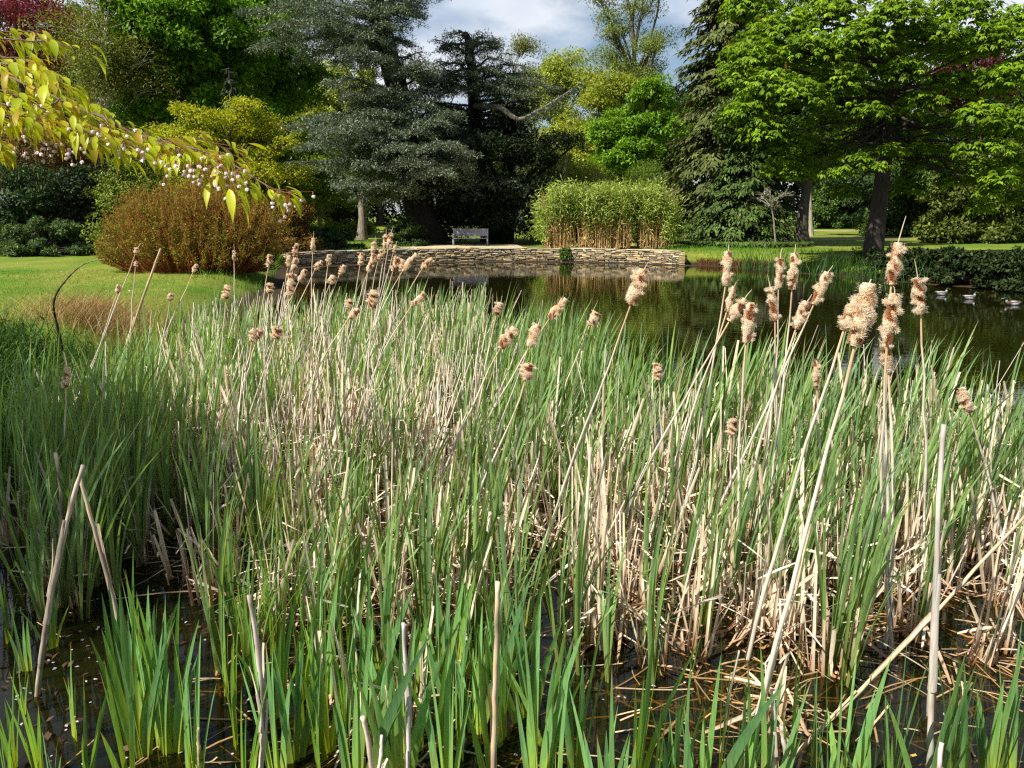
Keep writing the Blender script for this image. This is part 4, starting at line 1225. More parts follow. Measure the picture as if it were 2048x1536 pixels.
duck(1939, 598, False, 'mallard duck in the middle of the three on the pond')
duck(2024, 610, True, 'mallard drake nearest the right edge, bright flank')

# ------------------------------------------------------------------ reed bed
EDGE_PX = np.array([-80, 0, 100, 200, 300, 380, 600, 900, 1000, 1150, 1300, 1500, 1900, 2048, 2250])
EDGE_D = np.array([5.8, 6.2, 6.6, 7.4, 8.8, 10.6, 11.4, 11.7, 10.2, 8.4, 7.3, 6.9, 6.6, 5.9, 5.4])
HOLES = [(40, 1400, 300, 150), (330, 1260, 120, 110), (1090, 1180, 60, 100), (1480, 1390, 160, 110), (1950, 1330, 120, 130), (1700, 1260, 120, 70), (1310, 1170, 60, 40), (1150, 1440, 60, 80)]
def hole(u, v):
    r = np.zeros(len(u), bool)
    for a, b, ra, rb in HOLES:
        r |= ((u - a) / ra) ** 2 + ((v - b) / rb) ** 2 < 1
    return r
def patch(x, y, f, ph):
    return np.sin(x * f + ph) * np.cos(y * f * 0.9 + ph * 1.7) + 0.6 * np.sin(x * f * 2.3 + y * f * 1.7 + ph)

def cattail_plant():
    n = rng.integers(5, 9)
    H = rng.uniform(0.85, 1.18, n)
    H[0] = 1.1
    a0 = rng.uniform(0, 6.283)
    az = a0 + np.where(np.arange(n) % 2 == 0, 0, math.pi) + rng.normal(0, 0.35, n)
    lean = np.abs(rng.normal(0.13, 0.10, n)) + 0.02
    K = 8
    f = np.linspace(0, 1, K)
    rad = H[:, None] * lean[:, None] * (0.35 * f + 0.65 * f[None] ** 2.4)
    base = np.column_stack([np.cos(az), np.sin(az)]) * rng.uniform(0.004, 0.022, n)[:, None]
    wind = 0.10 * H[:, None] * f[None] ** 2
    cen = np.stack([base[:, 0:1] + np.cos(az)[:, None] * rad + wind, base[:, 1:2] + np.sin(az)[:, None] * rad, H[:, None] * (f[None] - 0.28 * lean[:, None] * f[None] ** 3) - 0.06], -1)
    br = rng.random(n) < 0.10
    for i in np.where(br)[0]:
        kb = rng.integers(4, 6)
        for j in range(kb + 1, K):
            cen[i, j] = cen[i, kb] + (j - kb) * np.array((rng.uniform(-0.08, 0.1), rng.uniform(-0.05, 0.05), -0.05))
    tw = rng.uniform(-1, 1, n)[:, None] * f[None] * 1.3
    sa = az[:, None] + math.pi / 2 + tw + rng.normal(0, 0.25, n)[:, None]
    side = np.stack([np.cos(sa), np.sin(sa), 0 * sa], -1)
    w = rng.uniform(0.014, 0.025, n)[:, None] * np.interp(f, [0, 0.1, 0.6, 0.88, 1], [0.9, 1, 0.92, 0.5, 0.03])[None]
    g = varied(n, (0.150, 0.255, 0.110), (0.215, 0.325, 0.085), 0.15)[:, None, :]
    yb = np.array((0.22, 0.22, 0.035))
    wt = np.interp(f, [0, 0.16, 0.35], [0.8, 0.4, 0])[None, :, None]
    c = g * (1 - wt) + yb * wt
    tipf = (np.interp(f, [0.93, 1], [0, 1])[None, :, None]) * (rng.random(n) < 0.3)[:, None, None]
    c = c * (1 - tipf) + np.array((0.32, 0.24, 0.10)) * tipf
    return cen, side, w, c

def iris_plant():
    n = rng.integers(5, 8)
    a0 = rng.uniform(0, math.pi)
    o = np.linspace(-1, 1, n)
    H = (0.78 - 0.26 * np.abs(o) ** 1.3) * rng.uniform(0.6, 1.15, n)
    lean = o * rng.uniform(0.12, 0.26) + rng.normal(0, 0.07, n)
    K = 8
    f = np.linspace(0, 1, K)
    x = o[:, None] * 0.022 + lean[:, None] * H[:, None] * (0.6 * f + 0.4 * f ** 2)[None]
    yv = rng.normal(0, 0.05, n)[:, None] * f[None] ** 2 * H[:, None] + np.arange(n)[:, None] * 0.003
    cen = np.stack([x * math.cos(a0) - yv * math.sin(a0) + 0.02 * f[None] ** 2, x * math.sin(a0) + yv * math.cos(a0), H[:, None] * f[None] * (1 - 0.1 * np.abs(lean[:, None]) * f[None]) - 0.05], -1)
    sa = a0 + rng.normal(0, 0.25, n)[:, None] + 0 * f[None]
    side = np.stack([np.cos(sa), np.sin(sa), 0 * sa], -1)
    w = rng.uniform(0.016, 0.033, n)[:, None] * np.interp(f, [0, 0.12, 0.5, 0.8, 1], [0.95, 1.05, 1.0, 0.62, 0.02])[None]
    g = varied(n, (0.135, 0.29, 0.115), (0.21, 0.39, 0.085), 0.16)[:, None, :]
    yb = np.array((0.46, 0.50, 0.02))
    wt = np.interp(f, [0, 0.2, 0.5], [0.85, 0.45, 0])[None, :, None]
    c = g * (1 - wt) + yb * wt
    tipf = (np.interp(f, [0.9, 1], [0, 1])[None, :, None]) * (rng.random(n) < 0.25)[:, None, None]
    c = c * (1 - tipf) + np.array((0.36, 0.25, 0.10)) * tipf
    return cen, side, w, c

def dead_clump(big=1.0):
    n = rng.integers(12, 26)
    K = 7
    f = np.linspace(0, 1, K)
    H = (0.12 + 0.54 * rng.random(n) ** 1.3) * big
    az = rng.uniform(0, 6.283, n); lean = np.abs(rng.normal(0.10, 0.13, n))
    b = rng.normal(0, 0.038, (n, 2))
    dirv = np.column_stack([np.cos(az) * lean, np.sin(az) * lean, np.ones(n)])
    cen = np.stack([b[:, 0:1] + dirv[:, 0:1] * H[:, None] * f, b[:, 1:2] + dirv[:, 1:2] * H[:, None] * f, H[:, None] * f - 0.06], -1)
    kink = rng.random(n) < 0.66
    cen[~kink, :, :] *= np.array((1.1, 1.1, 1.05))
    for i in np.where(kink)[0]:
        kb = rng.integers(2, 5)
        a2 = rng.uniform(0, 6.283); el = rng.uniform(-1.0, 0.35)
        dv = np.array((math.cos(a2) * math.cos(el), math.sin(a2) * math.cos(el), math.sin(el)))
        stp = rng.uniform(0.03, 0.10) * big
        for j in range(kb + 1, K):
            dv = nrm(dv + np.array((0, 0, -0.06)))
            cen[i, j] = cen[i, j - 1] + dv * stp
            cen[i, j, 2] = max(cen[i, j, 2], 0.004)
    sa = rng.uniform(0, 6.283, n)
    side = np.column_stack([np.cos(sa), np.sin(sa), np.zeros(n)])
    w = rng.uniform(0.008, 0.022, n)[:, None] * np.interp(f, [0, 0.2, 0.9, 1], [1.1, 1, 0.8, 0.55])[None]
    g = varied(n, (0.60, 0.48, 0.33), (0.80, 0.71, 0.56), 0.15)[:, None, :]
    hz = np.clip(1.15 - (cen[..., 2:3] + 0.02) / (rng.uniform(0.07, 0.19, n)[:, None, None]), 0, 1) * rng.uniform(0.6, 1.0, n)[:, None, None]
    c = g * (1 - hz) + np.array((0.34, 0.135, 0.035)) * hz
    return cen, side, w, c

def ribbon_mesh(name, r, mat, fold):
    b = MB(); ribbons(b, r[0], r[1], r[2], fold, r[3])
    return b.mesh(name, mat)

# --- scatter positions
def scatter(n, y0, y1, keep):
    y = np.sqrt(rng.uniform(y0 ** 2, y1 ** 2, n)); x = rng.uniform(-0.68, 0.69, n) * y
    p = np.column_stack([x, y])
    u, v = pix(np.column_stack([p, np.zeros(n)]))
    dm = np.interp(1024 + F * x / y, EDGE_PX, EDGE_D) + patch(x, y, 1.5, 0.4) * 0.3
    ok = (y < dm) & (pond_sdf(p) < 0.1) & ~hole(u, v)
    ok &= keep(x, y, u, v)
    return p[ok]
def green_keep(x, y, u, v):
    pr = 0.66 + 0.3 * patch(x, y, 2.1, 1.3)
    pr = np.where((y < 6.2) & (u > 400), pr * 0.66, pr)
    pr = np.where(y < 4.3, np.where(((u > 430) & (u < 1060)) | ((u > 1380) & (u < 1720)), 0.85, pr * 0.75), pr)
    pr = np.where((u < 900) & (u > 430) & (y > 5) & (y < 9), pr * 0.72, pr)
    pr = np.where(u > 950, pr * 1.25, pr)
    pr = np.where((u < 300) & (y > 3.2), 1.0, pr)
    return rng.random(len(x)) < pr
gp = scatter(3500, 3.05, 12.2, green_keep)
gp = gp[np.argsort(np.hypot(gp[:, 0], gp[:, 1]))]
variants = [cattail_plant() for _ in range(16)]
vmesh = [ribbon_mesh('reed_plant', v, M_REED, 0.18) for v in variants]
NG = 240
def place_copy(mesh, name, x, y, z, rz, sc, tilt, label, cat, group):
    o = bpy.data.objects.new(name, mesh)
    o.location = (x, y, z)
    o.rotation_euler = (tilt[0], tilt[1], rz)
    o.scale = sc
    col.objects.link(o)
    return tag(o, label, cat, group)
for i in range(min(NG, len(gp))):
    s = rng.uniform(0.70, 1.05)
    if gp[i, 1] < 5.8 and gp[i, 0] > -0.42 * gp[i, 1]: s *= rng.uniform(0.72, 1.05)
    place_copy(vmesh[i % 16], 'reed_plant', gp[i, 0], gp[i, 1], 0, rng.uniform(-0.5, 0.5) + (math.pi if i % 2 else 0) * 0, (s, s, s * rng.uniform(0.9, 1.08)), rng.normal(0, 0.05, 2),
               'tuft of narrow blue green reed blades standing in the nearer half of the bed', 'reed', 'single green reed plants of the bed')
def merged(mb, variants, pos, smin, smax, tilt=0.05, fold=0.18, tone=0.12):
    vi = rng.integers(len(variants), size=len(pos))
    for k, v in enumerate(variants):
        pp = pos[vi == k]; n = len(pp)
        if n == 0: continue
        m, K = v[0].shape[:2]
        a = rng.uniform(-0.6, 0.6, n) if tilt < 0.2 else rng.uniform(0, 6.283, n)
        s = rng.uniform(smin, smax, n)
        ca, sa = np.cos(a)[:, None, None], np.sin(a)[:, None, None]
        def rot(q): return np.stack([q[None, ..., 0] * ca - q[None, ..., 1] * sa, q[None, ..., 0] * sa + q[None, ..., 1] * ca, np.broadcast_to(q[None, ..., 2], (n, *q.shape[:-1]))], -1)
        sd_ = v[1] if v[1].ndim == 3 else np.repeat(v[1][:, None], K, 1)
        cen = rot(v[0]) * s[:, None, None, None]
        tl = rng.normal(0, tilt if tilt < 0.2 else 0.05, (n, 2))
        cen[..., :2] += cen[..., 2:3] * tl[:, None, None, :]
        cen[..., :2] += pp[:, None, None, :]
        cc = v[3][None] * np.exp(rng.normal(0, tone, n))[:, None, None, None]
        ribbons(mb, cen.reshape(n * m, K, 3), rot(sd_).reshape(n * m, K, 3), np.repeat(v[2][None], n, 0).reshape(n * m, K) * s.repeat(m)[:, None], fold, cc.reshape(n * m, K, 3))
mb = MB()
merged(mb, variants, gp[NG:], 0.70, 1.10)
stuff(mb, 'reed_bed', M_REED, 'dense green reed bed filling the far half of the shallows', 'reeds')

# --- dead clumps
def dead_keep(x, y, u, v):
    pr = 0.5 + 0.5 * patch(x, y, 1.9, 4.1)
    pr = np.where((y < 3.5), 0.10, pr)
    pr = np.where((u < 330) & (y > 4), pr * 0.25, pr)
    pr = np.where((u > 380) & (u < 950) & (y > 3.9), pr * 1.6 + 0.3, pr)
    pr = np.where((u > 950) & (y > 3.9) & (y < 6.5), pr * 1.3 + 0.15, pr)
    pr = np.where((u > 950) & (y > 6.5), pr * 0.35, pr)
    return rng.random(len(x)) < pr
dp = scatter(2050, 3.0, 11.5, dead_keep)
fix = [(1200, 1290), (1235, 1270), (1165, 1250), (1260, 1190), (1300, 1330), (1390, 1300), (1420, 1150), (1330, 1150), (1560, 1290), (1600, 1260), (1690, 1290), (1720, 1210), (1460, 1120), (1540, 1130), (1960, 1330), (2010, 1300), (1990, 1200),
       (100, 1150), (160, 1130), (300, 1120), (320, 930), (290, 1000), (420, 1190), (470, 1170), (520, 1120), (600, 1150), (640, 1130), (700, 1150), (760, 1130), (820, 1110), (880, 1060), (930, 1150), (1000, 1100), (1110, 1090), (1590, 1080), (1650, 1060), (1750, 1120), (1830, 1150), (540, 1210), (860, 1240), (920, 1230), (1540, 1450), (740, 1500), (820, 1460)]
dp = np.concatenate([np.array([G(a, b)[:2] for a, b in fix]), dp])
dp = dp[np.argsort(np.hypot(dp[:, 0], dp[:, 1]))]
dvar = [dead_clump(rng.uniform(0.9, 1.25)) for _ in range(18)]
dmesh = [ribbon_mesh('dead_reed_clump', v, M_DEAD, 0.22) for v in dvar]
ND = 170
for i in range(min(ND, len(dp))):
    s = rng.uniform(0.78, 1.2)
    place_copy(dmesh[i % 18], 'dead_reed_clump', dp[i, 0], dp[i, 1], 0, rng.uniform(0, 6.28), (s, s, s), rng.normal(0, 0.06, 2),
               'clump of broken straw coloured reed stubble in the nearer half of the bed', 'dead reeds', 'broken clumps of dead reed stubble')
mb = MB()
merged(mb, dvar, dp[ND:], 0.85, 1.45, tilt=0.3, fold=0.22)
# thin grey beige dead stems among the far reeds
n = 1500
q = scatter(4200, 5.0, 11.8, lambda x, y, u, v: rng.random(len(x)) < np.where((u > 400) & (u < 1000), 0.62, np.where(u < 330, 0.05, 0.13)))
n = len(q)
h = rng.uniform(0.45, 1.12, n)
p0 = np.column_stack([q, np.full(n, -0.02)])
p2 = p0 + np.column_stack([rng.normal(0.12, 0.16, n) * h, rng.normal(0, 0.12, n) * h, h])
tubes(mb, bez(p0, (p0 + p2) / 2 + rng.normal(0, 0.02, (n, 3)), p2, 4), np.linspace(0.0068, 0.0035, 4)[None, :], 3, varied(n, (0.56, 0.48, 0.37), (0.74, 0.68, 0.56), 0.15))
stuff(mb, 'dead_reed_bed', M_DEAD, 'bleached dead reed stems mixed through the far half of the bed', 'dead reeds')

# --- irises at the front
ivar = [iris_plant() for _ in range(12)]
imesh = [ribbon_mesh('iris_plant', v, M_REED, 0.08) for v in ivar]
ipx = [(30, 1545), (85, 1560), (270, 1490), (300, 1440), (325, 1510), (345, 1500), (360, 1470), (470, 1500), (455, 1400), (520, 1480), (560, 1440), (590, 1520), (615, 1490), (640, 1440), (665, 1500), (690, 1460), (705, 1520), (735, 1470),
       (760, 1500), (790, 1450), (820, 1520), (850, 1470), (880, 1500), (905, 1440), (930, 1510), (960, 1470), (985, 1430), (1010, 1500), (1040, 1450), (600, 1400), (660, 1390), (730, 1400), (810, 1390), (880, 1380), (950, 1370), (560, 1560), (640, 1580), (720, 1590), (800, 1580), (900, 1600), (980, 1590),
       (1080, 1560), (1120, 1600), (1210, 1640), (1245, 1700), (1280, 1660), (1310, 1720), (1345, 1650), (1370, 1690), (1400, 1640), (1475, 1640), (1500, 1590), (1530, 1660), (1655, 1660), (1690, 1600), (1720, 1640), (1770, 1610), (1800, 1580), (1860, 1640), (1900, 1560), (1930, 1600), (1975, 1560), (1995, 1620), (400, 1600), (250, 1580), (180, 1590), (500, 1620), (45, 1430), (150, 1480), (240, 1420), (1100, 1500), (1060, 1420), (1150, 1560), (1000, 1380), (560, 1340), (500, 1330), (640, 1330), (700, 1320), (770, 1330), (850, 1320), (910, 1310), (1440, 1580), (1580, 1600), (1620, 1560), (2030, 1560), (1330, 1600), (1260, 1600), (310, 1470), (335, 1450), (285, 1510), (20, 1600), (110, 1600), (60, 1350), (20, 1280), (100, 1290)]
for i, (a, b) in enumerate(ipx):
    p = G(a + rng.normal(0, 5), b + rng.normal(0, 8))
    s = rng.uniform(0.78, 1.08)
    if 400 < a < 470 and b < 1460: s *= 0.75
    if a < 200: s *= 0.62
    place_copy(imesh[i % 12], 'iris_plant', p[0], p[1], 0, rng.uniform(-0.7, 0.7) + (0 if rng.random() < 0.75 else 1.3), (s * 1.05, s * 1.05, s), rng.normal(0, 0.04, 2),
               'fan of broad bright green iris blades with yellow bases at the front of the pond', 'iris', 'iris fans along the front of the pond')

# --- litter in the shallows
mb = MB()
n = 2600
q = scatter(6500, 2.2, 8.5, lambda x, y, u, v: rng.random(len(x)) < np.where(u > 350, 0.9, 0.3))
HB = np.array([G(a + rng.normal(0, ra * 0.4), b + rng.normal(0, rb * 0.4))[:2] for a, b, ra, rb in HOLES[3:6] for _ in range(130)])
q = np.concatenate([q, HB]); n = len(q)
ln = rng.uniform(0.05, 0.35, n); a = rng.normal(0.2, 1.0, n)
dv = np.column_stack([np.cos(a), np.sin(a) * 0.9, np.zeros(n)])
sub = rng.random(n) < 0.62
zz = np.where(sub, rng.uniform(-0.025, -0.003, n), rng.uniform(0.002, 0.02, n))
p0 = np.column_stack([q, zz]); p2 = p0 + dv * ln[:, None] + np.column_stack([np.zeros((n, 2)), rng.normal(0, 0.006, n)])
p1 = (p0 + p2) / 2 + rng.normal(0, 0.012, (n, 3)) * np.array((1, 1, 0.2))
c = np.where(sub[:, None], varied(n, (0.50, 0.23, 0.05), (0.72, 0.42, 0.12), 0.3), varied(n, (0.34, 0.19, 0.07), (0.55, 0.42, 0.26), 0.25))
ribbons(mb, bez(p0, p1, p2, 4), np.column_stack([-dv[:, 1], dv[:, 0], np.zeros(n)]), rng.uniform(0.004, 0.011, n)[:, None], 0.1, c)
stuff(mb, 'reed_litter', M_DEAD, 'floating and sunken orange brown bits of dead reed', 'litter')
mb = MB()
n = 190
u = np.concatenate([rng.normal(170, 190, 110), rng.uniform(0, 2048, 80)]); v = np.concatenate([rng.uniform(1030, 1530, 110), rng.uniform(950, 1530, 80)])
q = np.array([G(a, b) for a, b in zip(u, v)])
q[:, 2] = 0.006
a = rng.uniform(0, 6.28, n)
leaves(mb, q, np.column_stack([np.cos(a), np.sin(a), np.full(n, 0.1)]), np.array([[0, 0, 1.0]]) + rng.normal(0, 0.2, (n, 3)), rng.uniform(0.008, 0.024, n), 0.013, varied(n, (0.62, 0.52, 0.52), (0.8, 0.72, 0.72), 0.1))
stuff(mb, 'fallen_petals', M_PETAL, 'white cherry petals scattered over the dark water', 'petals')
# dead leaves and mud litter on the near left margin
mb = MB()
n = 520
q = np.array([G(rng.uniform(-40, 420), rng.uniform(1060, 1540)) for _ in range(n)])
q = np.column_stack([q[:, :2], np.maximum(ground_z(q[:, :2]) + 0.004, rng.uniform(-0.02, 0.012, n))])
a = rng.uniform(0, 6.28, n)
leaves(mb, q, np.column_stack([np.cos(a), np.sin(a), rng.normal(0, 0.2, n)]), np.array([[0, 0, 1.0]]) + rng.normal(0, 0.4, (n, 3)), rng.uniform(0.02, 0.05, n), rng.uniform(0.008, 0.03, n), varied(n, (0.04, 0.024, 0.014), (0.12, 0.06, 0.03), 0.5))
stuff(mb, 'dead_leaves', M_DEAD, 'dark dead leaves in the shallow left margin', 'litter')

# ------------------------------------------------------------------ standing dead stalks without heads
def stalk(top, foot, w, label, shade=(0.46, 0.37, 0.25), bow=0.02, flaps=4, d=None):
    f = G(*foot)
    if d:
        yb0 = 768 - F * ((0 - CAMZ) * UP[2] + d * UP[1]) / (d * FW[1] + (0 - CAMZ) * FW[2])
        f = P(foot[0] + (top[0] - foot[0]) / (top[1] - foot[1]) * (yb0 - foot[1]), yb0, d)
    t = P(top[0], top[1], f[1])
    root = empty('dead_stalk', (f[0], f[1], -0.03))
    tag(root, label, 'dead stalk', 'standing headless dead stalks')
    e = t - np.array(root.location)
    k = 26
    p = bez((0, 0, 0), e / 2 + rng.normal(0, bow, 3) * np.array((1, 1, 0)), e, k)[0]
    p[1:] += np.cumsum(rng.normal(0, 0.0011, (k - 1, 3)), 0)
    r = w * f[1] / F / 2
    mb = MB()
    g = np.linspace(0, 1, k)[:, None]
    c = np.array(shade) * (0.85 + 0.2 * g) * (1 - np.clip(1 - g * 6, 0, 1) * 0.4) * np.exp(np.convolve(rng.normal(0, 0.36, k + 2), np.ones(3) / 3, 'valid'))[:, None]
    c = c * (1 + rng.normal(0, 0.05, (k, 3)))
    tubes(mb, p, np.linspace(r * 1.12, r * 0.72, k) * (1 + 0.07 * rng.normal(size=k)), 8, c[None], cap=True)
    for j in range(flaps):
        i0 = rng.integers(0, 15)
        n0 = rng.integers(6, 10)
        ix_ = np.clip(np.arange(i0, i0 + n0), 0, k - 1)
        ff = np.linspace(0, 1, n0)[:, None]
        a = rng.uniform(0, 6.28)
        o = np.array((math.cos(a), math.sin(a), 0))
        cen = p[ix_] + o * (r * 1.02 + 0.03 * ff ** 2 * rng.random())
        if len(set(ix_)) == n0:
            ribbons(mb, cen[None], np.array([[-o[1], o[0], 0]]), (2.2 * r * (1 - 0.5 * ff[:, 0]))[None], 0.2, np.array(shade) * rng.uniform(0.8, 1.25))
    mb.build('stem', M_STALK, root, True)
GREY = (0.50, 0.45, 0.38)
TAN = (0.50, 0.38, 0.24)
stalk((988, 1165), (984, 1640), 14, 'thick tan cut pole rising from the middle of the bottom edge', TAN)
stalk((980, 1020), (975, 1215), 10, 'split pair of pale cut stalks above the thick tan pole', (0.6, 0.5, 0.38))
stalk((497, 1192), (512, 1600), 13, 'greyish cut stalk with a peeling skin at bottom left of centre', (0.52, 0.44, 0.36))
stalk((168, 930), (72, 1390), 12, 'long grey brown stalk leaning right over the muddy left margin', (0.42, 0.34, 0.27))
stalk((110, 905), (102, 1200), 10, 'upright pale stalk behind the leaning stalk at left', (0.5, 0.40, 0.29))
stalk((150, 960), (150, 1150), 12, 'short stout stalk between the two tall stalks at left', (0.42, 0.33, 0.26))
stalk((165, 950), (268, 1345), 11, 'thin brown stalk leaning left across the muddy left margin', (0.44, 0.34, 0.24))
stalk((1890, 850), (1858, 1590), 14, 'tall silver grey stalk near the right edge, down to the bottom', GREY)
stalk((2060, 1030), (1545, 1540), 9, 'long tan stalk fallen across the lower right shallows', TAN)
stalk((805, 1245), (814, 1590), 11, 'pale peeling stalk right of the bottom iris clump', (0.6, 0.54, 0.48))
stalk((730, 1432), (738, 1620), 14, 'short pinkish cut stub at the bottom edge', (0.62, 0.48, 0.38))
stalk((765, 1465), (745, 1620), 10, 'short pale cut stub leaning right at the bottom edge', (0.6, 0.53, 0.42))
stalk((398, 1450), (400, 1590), 10, 'small brown stub at the bottom left', (0.40, 0.31, 0.2))
stalk((1548, 1385), (1540, 1620), 15, 'wide split stub at the bottom edge right of centre', (0.6, 0.5, 0.38))
stalk((1565, 1455), (1575, 1640), 14, 'pale broad stub beside the split stub at the bottom edge', (0.6, 0.53, 0.45))
stalk((1885, 1480), (1862, 1640), 14, 'grey stub at the foot of the silver grey stalk', (0.5, 0.42, 0.36))
stalk((1480, 1300), (1440, 1500), 6, 'thin slanting dead stem over dark water at lower right', (0.45, 0.38, 0.3))
stalk((322, 497), (255, 690), 6, 'bare dead stem leaning right before the left lawn', (0.5, 0.38, 0.22), d=8)
stalk((240, 800), (262, 930), 9, 'pale broad dead blade standing in the shaded reeds at left', (0.55, 0.5, 0.42))
stalk((1180, 900), (1150, 1300), 9, 'pale stalk standing in the stubble right of centre', (0.6, 0.48, 0.34))
stalk((1215, 1030), (1205, 1300), 10, 'second pale stalk in the stubble right of centre', (0.58, 0.46, 0.32))
stalk((1090, 860), (1100, 1000), 8, 'short pale stalk among green blades at the centre', (0.55, 0.46, 0.34))

# ------------------------------------------------------------------ cattails gone to seed
CREAM = np.array((0.95, 0.84, 0.69)); RUST = np.array((0.62, 0.26, 0.10)); TANF = np.array((0.84, 0.63, 0.43))
def head_mesh(kind):
    """a shedding seed head one unit long on z, about 0.2 thick; kind shifts how much fluff is left."""
    mb = MB()
    k = 14
    z = np.linspace(0, 1, k)
    tubes(mb, np.column_stack([np.zeros((k, 2)), z]), np.full(k, 0.05) * (0.75 + 0.35 * rng.random(k)), 7, RUST * 0.75)
    ph = rng.uniform(0, 6.283, 8)
    def lump(a, z):
        return (0.55 * np.sin(a + ph[0] + z * 3.0) + 0.5 * np.sin(2 * a + ph[1] - z * 7) + 0.6 * np.sin(z * 11 + ph[2] + np.cos(a + ph[3])) + 0.4 * np.sin(3 * a + ph[4] + z * 17) + 0.35 * np.sin(z * 23 + 2 * a + ph[5]))
    n = 9500
    a = rng.uniform(0, 6.283, n); zz = rng.uniform(-0.01, 1.01, n)
    l = lump(a, zz)
    keep = l > (-1.15 + 0.75 * kind)
    prof = np.sin(np.pi * np.clip(zz * 0.9 + 0.05, 0, 1)) ** 0.35
    rad = (0.098 + 0.030 * np.clip(l, -1, 1.6)) * prof
    rr = np.column_stack([np.cos(a), np.sin(a), np.zeros(n)])
    tn = nrm(np.cross(rr, unit(n)))
    c = np.where((l > 0.1)[:, None], CREAM, TANF) * np.exp(rng.normal(0, 0.11, (n, 1)))
    q = rr * (rad * rng.uniform(0.86, 1.02, n))[:, None] + np.column_stack([np.zeros((n, 2)), zz])
    leaves(mb, (q - tn * 0.015)[keep], (tn + rr * rng.uniform(0, 0.5, (n, 1)))[keep], (rr + unit(n) * 0.35)[keep], rng.uniform(0.014, 0.038, keep.sum()), rng.uniform(0.007, 0.018, keep.sum()), c[keep], 0.1)
    m = ~keep                                   # bare patches: rust coloured seed bases
    leaves(mb, (rr * 0.055 + np.column_stack([np.zeros((n, 2)), zz]))[m], (rr + unit(n) * 0.5)[m], unit(n)[m], rng.uniform(0.02, 0.04, m.sum()), 0.014, varied(m.sum(), RUST, TANF * 0.8, 0.2), 0.1)
    for t in range(int(5 + 3 * kind)):          # loose tufts coming away
        a0, z0 = rng.uniform(0, 6.283), rng.uniform(0.05, 1.0)
        c0 = np.array((math.cos(a0) * 0.10, math.sin(a0) * 0.10, z0))
        h = 150
        u = nrm(unit(h) + np.array((math.cos(a0), math.sin(a0), rng.uniform(-0.5, 0.3))) * 0.6)
        leaves(mb, c0 + u * rng.uniform(0, 0.05, (h, 1)), u + unit(h) * 0.5, unit(h), rng.uniform(0.03, 0.075, h), 0.007, CREAM * np.exp(rng.normal(0, 0.08, (h, 1))), 0.2)
    h = 900
    a = rng.uniform(0, 6.283, h); zz = rng.uniform(0, 1.02, h)
    rr = np.column_stack([np.cos(a), np.sin(a), np.zeros(h)])
    ok = lump(a, zz) > -0.4
    leaves(mb, (rr * 0.10 + np.column_stack([np.zeros((h, 2)), zz]))[ok], (rr + unit(h) * 0.7)[ok], unit(h)[ok], rng.uniform(0.02, 0.06, ok.sum()), 0.0035, np.repeat([CREAM], ok.sum(), 0), 0.2)
    return mb.mesh('seed_head', M_FLUFF)
HEADS = [head_mesh(k) for k in (0.3, 0.7, 1.0, 1.2, 0.9, 0.5, 1.4, 1.1, 0.8, 0.4)]
